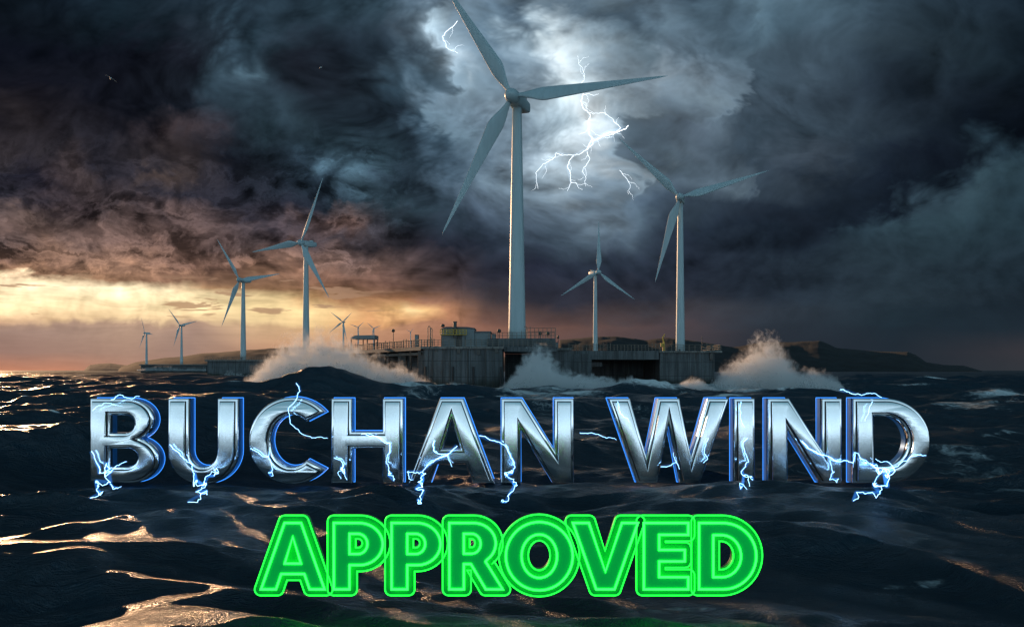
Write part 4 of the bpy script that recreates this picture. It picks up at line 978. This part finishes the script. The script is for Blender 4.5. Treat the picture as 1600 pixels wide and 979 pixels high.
def glyph_loops(ch, x0, x1, y0, y1):
    """outline loops of a letter fitted to a box"""
    outs, holes = G[ch]
    allp = [p for l in outs for p in l]
    ax0, ax1 = min(p[0] for p in allp), max(p[0] for p in allp)
    f = lambda p: (x0 + (p[0] - ax0) / (ax1 - ax0) * (x1 - x0), y0 + p[1] * (y1 - y0))
    return [[f(p) for p in l] for l in outs], [[f(p) for p in l] for l in holes]
def area(l): return .5 * sum(l[i][0] * l[(i + 1) % len(l)][1] - l[(i + 1) % len(l)][0] * l[i][1] for i in range(len(l)))
def offset_loop(l, d, rnd=True):
    """grow (d>0) or shrink a counter-clockwise loop; outer corners rounded"""
    l = [p for i, p in enumerate(l) if (p[0] - l[i - 1][0]) ** 2 + (p[1] - l[i - 1][1]) ** 2 > 1e-10]
    if area(l) < 0: l = l[::-1]
    n = len(l); out = []
    for i in range(n):
        a, b, c = Vector(l[i - 1]), Vector(l[i]), Vector(l[(i + 1) % n])
        e1 = (b - a).normalized(); e2 = (c - b).normalized()
        n1 = Vector((e1.y, -e1.x)); n2 = Vector((e2.y, -e2.x))
        cr = e1.x * e2.y - e1.y * e2.x; dt = max(-1, min(1, e1.dot(e2)))
        ang = math.acos(dt)
        if d > 0 and cr > 0 and ang > R(25) and rnd:
            a0 = math.atan2(n1.y, n1.x); k = max(3, int(ang / R(14)))
            for j in range(k + 1):
                q = a0 + ang * j / k; out.append((b.x + d * math.cos(q), b.y + d * math.sin(q)))
        else:
            m_ = (n1 + n2); ml = m_.length
            if ml < 1e-4: out.append((b.x + n1.x * d, b.y + n1.y * d)); continue
            m_ /= ml; s = d / max(m_.dot(n1), .35)
            out.append((b.x + m_.x * s, b.y + m_.y * s))
    return out
def solid(loops, ext, bev=0.0, off=0.0, res=2):
    """filled outline with holes -> solid mesh in the x/z plane, front towards -y, centred on y=0"""
    cu = bpy.data.curves.new('outline', 'CURVE'); cu.dimensions = '2D'; cu.fill_mode = 'BOTH'
    cu.extrude = ext; cu.bevel_depth = bev; cu.bevel_resolution = res; cu.offset = off
    for l in loops:
        s = cu.splines.new('POLY'); s.points.add(len(l) - 1); s.use_cyclic_u = True
        for i, p in enumerate(l): s.points[i].co = (p[0], p[1], 0, 1)
    o = bpy.data.objects.new('outline', cu); C.objects.link(o)
    dg = bpy.context.evaluated_depsgraph_get(); dg.update()
    me = bpy.data.meshes.new_from_object(o.evaluated_get(dg))
    bpy.data.objects.remove(o); bpy.data.curves.remove(cu)
    bm = bmn(); bm.from_mesh(me); bpy.data.meshes.remove(me)
    for v in bm.verts: v.co = Vector((v.co.x, -v.co.z, v.co.y))
    bmesh.ops.remove_doubles(bm, verts=bm.verts, dist=1e-4)
    bmesh.ops.recalc_face_normals(bm, faces=bm.faces)
    return bm
def chrome_mat(name, col, rough, brush):
    m, k, p, o = mat(name)
    t = k.new('ShaderNodeTexCoord').outputs['Object']
    n = k.noise(k.vm('MULTIPLY', t, (14.0, 3.0, 1.2)), 1.0, 5, 0.7)
    n2 = k.noise(t, 0.5, 5, 0.6)
    k.put(p.inputs['Base Color'], k.vm('SCALE', col, k.m('MULTIPLY_ADD', n2, 0.3, 0.82)))
    p.inputs['Metallic'].default_value = 1.0
    k.put(p.inputs['Roughness'], k.m('MULTIPLY_ADD', n, 0.12, rough - .06))
    bump(k, p, n, brush, 0.02)
    return m
M['chrome'] = chrome_mat('brushed_chrome', (0.90, 0.92, 0.94), 0.16, 0.35)
M['polish'] = chrome_mat('polished_chrome', (0.90, 0.93, 0.96), 0.08, 0.1)
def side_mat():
    m, k, p, o = mat('blue_glow_side')  # blue light on the letter sides put into colour and emission
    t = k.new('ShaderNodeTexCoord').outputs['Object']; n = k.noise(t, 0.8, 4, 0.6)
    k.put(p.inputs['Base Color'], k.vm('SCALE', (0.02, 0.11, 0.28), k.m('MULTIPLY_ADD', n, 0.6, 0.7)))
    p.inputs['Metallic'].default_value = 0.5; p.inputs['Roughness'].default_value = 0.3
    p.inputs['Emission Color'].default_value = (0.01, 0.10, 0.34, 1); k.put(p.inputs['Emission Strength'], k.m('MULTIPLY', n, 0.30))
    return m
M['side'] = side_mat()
M['arc'] = emis('electric_arc', (0.30, 0.62, 1.0), 7.0)
LD, LZ = 66.8, 0.9
sc1 = LD / F
def bulge(bm, z0, z1, amt):
    """round the front of a letter face from top to bottom, like a polished convex sheet"""
    N = 14
    for i in range(1, N):
        z = z0 + (z1 - z0) * i / N
        bmesh.ops.bisect_plane(bm, geom=bm.verts[:] + bm.edges[:] + bm.faces[:], plane_co=(0, 0, z), plane_no=(0, 0, 1))
    for v in bm.verts:
        if v.co.y < 0:
            q = ((v.co.z - z0) / (z1 - z0) - .34) / .66
            v.co.y -= amt * (1 - q * q)
M['neon'] = emis('green_neon_tube', (0.012, 1.0, 0.036), 7.0)
M['neonrim'] = emis('green_edge_tube', (0.008, 1.0, 0.03), 4.5)
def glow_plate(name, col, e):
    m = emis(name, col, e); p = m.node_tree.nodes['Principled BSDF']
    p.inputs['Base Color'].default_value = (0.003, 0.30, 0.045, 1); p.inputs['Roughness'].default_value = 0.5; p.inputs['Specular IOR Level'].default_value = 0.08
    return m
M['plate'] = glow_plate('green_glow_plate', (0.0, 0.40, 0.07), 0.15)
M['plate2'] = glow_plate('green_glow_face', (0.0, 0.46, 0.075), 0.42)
M['blue'] = emis('blue_edge_glow', (0.04, 0.28, 1.0), 1.9)
ND, NZ = 34.0, 0.8
sc2 = ND / F
def ptube(bm, loop, y, r, seg=8):
    pts = [Vector((p[0], y, p[1])) for p in loop]
    n = len(pts); rings = []
    for i in range(n):
        t = ((pts[i] - pts[i - 1]).normalized() + (pts[(i + 1) % n] - pts[i]).normalized())
        t = t.normalized() if t.length > 1e-5 else (pts[(i + 1) % n] - pts[i]).normalized()
        e = (pts[(i + 1) % n] - pts[i]).normalized()
        nn = Vector((t.z, 0, -t.x)); s = 1 / max(.55, abs(t.dot(e)))
        rings.append([bm.verts.new(pts[i] + nn * (r * s * math.cos(6.2832 * j / seg)) + Vector((0, 1, 0)) * (r * math.sin(6.2832 * j / seg))) for j in range(seg)])
    for i in range(n):
        A_, B_ = rings[i], rings[(i + 1) % n]
        for j in range(seg): bm.faces.new((A_[j], A_[(j + 1) % seg], B_[(j + 1) % seg], B_[j]))
    bmesh.ops.recalc_face_normals(bm, faces=bm.faces)
approved = [('A',407,510,'green neon letter A that begins the lower sign'),('P',521,600,'green neon letter P right after the A'),('P',611,690,'green neon letter P just before the R'),('R',701,788,'green neon letter R'),('O',789,896,'round green neon letter O'),('V',893,998,'green neon letter V'),('E',1004,1076,'green neon letter E'),('D',1090,1182,'green neon letter D that ends the lower sign')]
mg = 9.5 * sc2
for ch, a, b, lab in approved:
    xa, xb = X(a, ND), X(b, ND); h = 106 * sc2
    t = empty('neon_letter', ((xa + xb) / 2, ND, NZ), lab, 'letter', 'green neon letters on the water')
    w = (xb - xa) / 2
    outs, holes = glyph_loops(ch, -w, w, mg, mg + h)
    big = [offset_loop(l, mg) for l in outs]
    hin = [offset_loop(l, -mg * (.78 if ch in 'PR' else .95), False) for l in holes]
    hin = [l for l in hin if area(l) > 0]
    bm = solid(big + hin, .16, .03, -.03, 2); bmesh.ops.translate(bm, verts=bm.verts, vec=(0, .22, 0)); pl = from_bm('backing_plate', bm, M['plate'], t)
    bm = solid([offset_loop(l, -.02) for l in big] + hin, .05); bmesh.ops.translate(bm, verts=bm.verts, vec=(0, .46, 0)); from_bm('light_stop', bm, M['black'], t)  # unseen black plate added to stop green light spilling onto the chrome
    bm = bmn()
    for l in big + hin: ptube(bm, l, .03, .026)
    from_bm('edge_tube', bm, M['neonrim'], pl, True)
    bm = solid(outs + holes, .05, .0, -.03, 1); bmesh.ops.translate(bm, verts=bm.verts, vec=(0, -.03, 0)); from_bm('letter_face', bm, M['plate2'], t)
    bm = bmn()
    for l in outs + holes: ptube(bm, offset_loop(l, -.035 if l in outs else .035, False), -.10, .045)
    from_bm('neon_tube', bm, M['neon'], t, True)

letters = [('B',140,247,'first letter B of the chrome sign, sparks at its foot'),('U',262,372,'chrome letter U with an electric arc down its left stem'),('C',388,507,'chrome letter C with an arc leaping off its top'),('H',517,630,'chrome letter H between C and A'),('A',638,773,'chrome letter A with a bright arc across its crossbar'),
           ('N',783,897,'chrome letter N that ends the first word'),('W',950,1140,'wide chrome letter W that starts the second word'),('I',1147,1180,'narrow chrome letter I'),('N',1200,1316,'chrome letter N between the I and the D'),('D',1333,1454,'last chrome letter D with the brightest arcs over it')]
for ch, a, b, lab in letters:
    xa, xb = X(a, LD), X(b, LD); h = 133 * sc1
    t = empty('chrome_letter', ((xa + xb) / 2, LD, LZ), lab, 'letter', 'big chrome letters on the water')
    w = (xb - xa) / 2
    outs, holes = glyph_loops(ch, -w, w, 0, h)
    loops = outs + holes
    bm = solid(loops, .13, .14, -.14, 2); bmesh.ops.translate(bm, verts=bm.verts, vec=(0, .3, 0)); from_bm('rim', bm, M['polish'], t, 'angle')
    bm = solid(loops, .36, .0, -.03, 2); bmesh.ops.translate(bm, verts=bm.verts, vec=(0, .93, 0)); from_bm('letter_side', bm, M['side'], t, 'angle')
    bm = solid(loops, .03, .0, -.22, 2); bmesh.ops.translate(bm, verts=bm.verts, vec=(0, -.005, 0)); from_bm('groove', bm, M['black'], t)
    bm = solid(loops, .08, .05, -.33, 2); bulge(bm, .2, h - .2, .25); bmesh.ops.translate(bm, verts=bm.verts, vec=(0, -.03, 0)); from_bm('face', bm, M['chrome'], t, 'angle')
    bm = bmn()
    for l in outs: ptube(bm, offset_loop(l, .02), 1.28, .024)
    from_bm('edge_glow_tube', bm, M['blue'], t, True)  # glowing tube added to imitate the blue glow round the letter edges

# ------------------------------------------------------------------ electric arcs over the chrome letters
def jag(pts, amp, sub, r):
    for _ in range(sub):
        q = [pts[0]]
        for a, b in zip(pts, pts[1:]):
            L = (b - a).length
            mid = (a + b) / 2 + Vector((r.gauss(0, 1), r.gauss(0, .3), r.gauss(0, 1))) * L * amp
            q += [mid, b]
        pts = q
    return pts
ar = random.Random(4)
def bloom(name, col, strength):
    """emissive volume added round a discharge in place of bloom"""
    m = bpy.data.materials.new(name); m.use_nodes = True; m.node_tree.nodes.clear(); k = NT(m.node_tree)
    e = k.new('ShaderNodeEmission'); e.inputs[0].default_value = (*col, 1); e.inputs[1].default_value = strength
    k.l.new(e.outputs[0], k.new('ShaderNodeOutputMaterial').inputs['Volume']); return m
M['arc_bloom'] = bloom('arc_bloom', (0.04, 0.28, 1.0), 0.55)
def zA(ox, oy, s): return lambda l: [(ox + x / s, oy + y / s) for x, y in l]
fA = zA(100, 580, 2.454); fB = zA(580, 580, 2.454); fC = zA(1060, 580, 2.454)
ARCS = [
 ('forked arc at the foot of the letter B reaching the water', [(fA([(105,305),(125,350),(135,390),(180,385),(215,355),(240,345)]),1),(fA([(180,385),(178,425),(130,460),(100,485)]),.9),(fA([(178,430),(200,445),(220,440)]),.6)]),
 ('small arc crawling along the top of the letter B', [(fA([(180,108),(210,90),(250,102),(290,95)]),.8),(fA([(110,150),(160,120),(200,130)]),.5)]),
 ('long arc down the letter U into the water below', [(fA([(405,280),(440,310),(470,340),(500,390),(535,435),(510,460),(475,500)]),1),(fA([(535,435),(575,400),(572,370)]),.7)]),
 ('arc leaping off the top of the letter C', [(fA([(890,45),(905,75),(895,100),(860,140),(865,175),(900,225),(950,255),(1010,255)]),.8)]),
 ('short arc in the hollow of the letter C', [(fA([(715,295),(745,310),(785,325),(800,375),(795,400)]),.9),(fA([(785,325),(790,290)]),.6)]),
 ('arc down the right stem of the letter H', [(fA([(1140,240),(1200,250),(1250,275),(1240,320),(1235,350),(1255,390),(1265,418)]),1)]),
 ('small arc on the left stem of the letter H', [(fA([(1035,330),(1070,355),(1075,390),(1085,415)]),.8),(fA([(1075,390),(1060,410)]),.5)]),
 ('bright branching arc across the crossbar of the letter A, ending in the water', [(fB([(330,285),(290,320),(240,345),(195,385),(190,430),(200,455),(180,490)]),1.1),(fB([(240,265),(245,310),(290,320),(310,365)]),.8),(fB([(195,385),(160,415)]),.7)]),
 ('arc jumping from the letter A to the next letter and down into the water', [(fB([(415,245),(490,270),(520,290),(535,330),(550,350),(540,390),(545,425),(530,470),(500,498)]),1),(fB([(540,390),(515,405)]),.6)]),
 ('faint arc on the left arm of the letter W', [(fB([(945,115),(955,160),(990,195)]),.6)]),
 ('thin arc over the sea just left of the letter W', [(fB([(800,235),(860,240),(900,255),(940,262)]),.7)]),
 ('small arc at the middle foot of the letter W', [(fB([(1110,365),(1170,345),(1160,310)]),.7),(fB([(1170,345),(1182,375)]),.6)]),
 ('small arc on the right arm of the letter W', [(fC([(115,255),(100,300),(112,335),(95,350)]),.8)]),
 ('two part arc running down the narrow letter I', [(fC([(240,115),(240,160),(255,215)]),.6),(fC([(265,255),(248,290),(270,345),(250,400),(238,450)]),.9),(fC([(255,395),(285,415)]),.6)]),
 ('thick arc joining the last two letters', [(fC([(475,265),(510,300),(560,320),(610,345),(670,350),(675,310),(700,335),(740,355)]),1.2),(fC([(580,340),(590,380),(615,410)]),.7)]),
 ('branching arc over the lower half of the last letter, ending in the water', [(fC([(740,355),(775,390),(825,370),(890,325),(950,322)]),1.2),(fC([(825,370),(800,440),(750,440),(735,465),(670,495)]),1.0),(fC([(825,370),(800,345),(755,335)]),.8),(fC([(740,355),(770,395),(765,435)]),.7)]),
 ('arc flying off the top of the last letter towards the spray', [(fC([(620,70),(680,88),(720,85),(780,100)]),.9),(fC([(745,115),(730,150),(715,190)]),.6)]),
]
for lab, parts in ARCS:
    p0 = parts[0][0][0]
    root = empty('electric_arc', W(p0[0], p0[1], LD - .75), lab, 'electric arc', 'electric arcs crackling over the chrome letters')
    for pts, wd_ in parts:
        # below the letters an arc runs out over the water towards the viewer
        q = jag([W(x, y, LD - .75 if y < 735 else min(LD - .75, (CAMZ - 2.1) * F / (y - HY))) for x, y in pts], .085, 4, ar)
        nq = len(q)
        bm = bmn(); tube(bm, [p - root.location for p in q], [.012 * wd_ * (1 - .55 * i / nq) + .004 for i in range(nq)], 6)
        sb_ = from_bm('spark_branch', bm, M['arc'], root)
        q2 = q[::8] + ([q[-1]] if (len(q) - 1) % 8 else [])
        bm = bmn(); tube(bm, [p - root.location for p in q2], [.20 * wd_ * (1 - .5 * i / len(q2)) for i in range(len(q2))], 8); from_bm('bloom', bm, M['arc_bloom'], sb_)

# ------------------------------------------------------------------ lightning in the clouds
M['bolt'] = emis('lightning_channel', (0.86, 0.94, 1.0), 3.0)
M['bolt_bloom'] = bloom('lightning_bloom', (0.55, 0.75, 1.0), 0.0042)  # glow volume added round the bolts in place of bloom

def bolt(label, parts, D, seed, w0=1.0):
    r = random.Random(seed)
    s = lambda l: [(640 + x / 2.576, y / 2.576) for x, y in l]
    p0 = s(parts[0][0])[0]
    root = empty('lightning_bolt', W(p0[0], p0[1], D), label, 'lightning')
    twigs = []
    for pts, w in parts:                                  # fine side branches that fade out in the cloud
        for a_, b_ in zip(pts, pts[1:]):
            L_ = math.hypot(b_[0] - a_[0], b_[1] - a_[1])
            if L_ > 24 and r.random() < .75:
                t_ = r.uniform(.2, .8); x_, y_ = a_[0] + (b_[0] - a_[0]) * t_, a_[1] + (b_[1] - a_[1]) * t_
                an = math.atan2(b_[1] - a_[1], b_[0] - a_[0]) + r.choice((-1, 1)) * r.uniform(.5, 1.1); l_ = r.uniform(22, 60)
                twigs.append(([(x_, y_), (x_ + l_ * .55 * math.cos(an), y_ + l_ * .55 * math.sin(an)), (x_ + l_ * math.cos(an + .3), y_ + l_ * math.sin(an + .3))], .38))
    for pts, w in list(parts) + twigs:
        q = jag([W(x, y, D) for x, y in s(pts)], .09, 4, r); n = len(q)
        bm = bmn(); tube(bm, [p - root.location for p in q], [w0 * w * D / F * (.27 - .16 * i / n) for i in range(n)], 6); br_ = from_bm('branch', bm, M['bolt'], root)
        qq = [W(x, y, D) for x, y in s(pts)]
        bm = bmn(); tube(bm, [p - root.location for p in qq], [w0 * w * D / F * max(.15, 2.6 * math.sin(math.pi * (i + .25) / (len(qq) - .5))) for i in range(len(qq))], 10); from_bm('bloom', bm, M['bolt_bloom'], br_)
bolt('main forked lightning bolt in the bright cloud right of the largest turbine',
     [([(700,380),(690,410),(702,440),(725,460),(720,530),(735,560),(715,600),(660,625),(590,615),(560,650),(510,715),(517,760)],1.2),
      ([(660,628),(635,670),(650,735),(635,768)],1.1),([(650,735),(672,738),(698,762)],.8),([(715,610),(720,650),(695,690),(708,750)],.8),
      ([(880,505),(800,535),(740,568),(712,605)],2.0),([(735,570),(790,545),(850,515),(822,490),(780,455),(725,455)],1.0),([(700,382),(740,385),(762,378)],.7),([(698,384),(690,340),(704,300),(684,262),(676,225)],.6)], 9000, 5)
bolt('thin short lightning streak above the small turbine behind the bridge', [([(845,685),(870,715),(888,745),(880,782)],.7)], 9000, 9)
bolt('crooked glowing streak added for the lit cloud edge left of the largest turbine', [([(192,85),(155,122),(132,148),(148,192),(195,214)],1.1)], 9000, 13)  # glowing tube drawn in place of a lightning-lit cloud edge

for n_ in ('bolt', 'side', 'plate', 'plate2', 'neonrim'):
    M[n_].cycles.emission_sampling = 'NONE'      # found by reflection only: keeps the noise of the other lamps low

# ------------------------------------------------------------------ gulls
M['gull'] = simple('gull_feather', (0.75, 0.74, 0.72), 0.7)
def gull(px, py, D, span, roll, label):
    t = empty('seagull', W(px, py, D), label, 'bird', 'gulls in the storm sky')
    t.rotation_euler = (R(10), roll, R(30))
    bm = bmn(); tube(bm, [(0, -.5, 0), (0, -.25, .02), (0, .1, .02), (0, .45, 0)], [.03, .11, .12, .03], 8); from_bm('body', bm, M['gull'], t, True)
    for s in (-1, 1):
        bm = bmn()
        pr = [(0.05, -.18, .12, 0), (.35, -.16, .13, .16), (.7, -.05, .08, .14), (1.0, .10, .04, .0)]
        up = [bm.verts.new((s * x * span, y - 0.0, z * span)) for x, y, c, z in pr] 
        lo = [bm.verts.new((s * x * span, y + c * 2, z * span - .02)) for x, y, c, z in pr]
        for i in range(3): bm.faces.new((up[i], up[i + 1], lo[i + 1], lo[i]))
        bmesh.ops.solidify(bm, geom=bm.faces[:], thickness=.02)
        from_bm('wing', bm, M['gull'], t)
gull(173, 123, 105, .75, R(28), 'larger pale gull gliding against the dark clouds at upper left')
gull(501, 106, 150, .45, R(-35), 'tiny pale gull against the dark cloud left of the largest turbine')
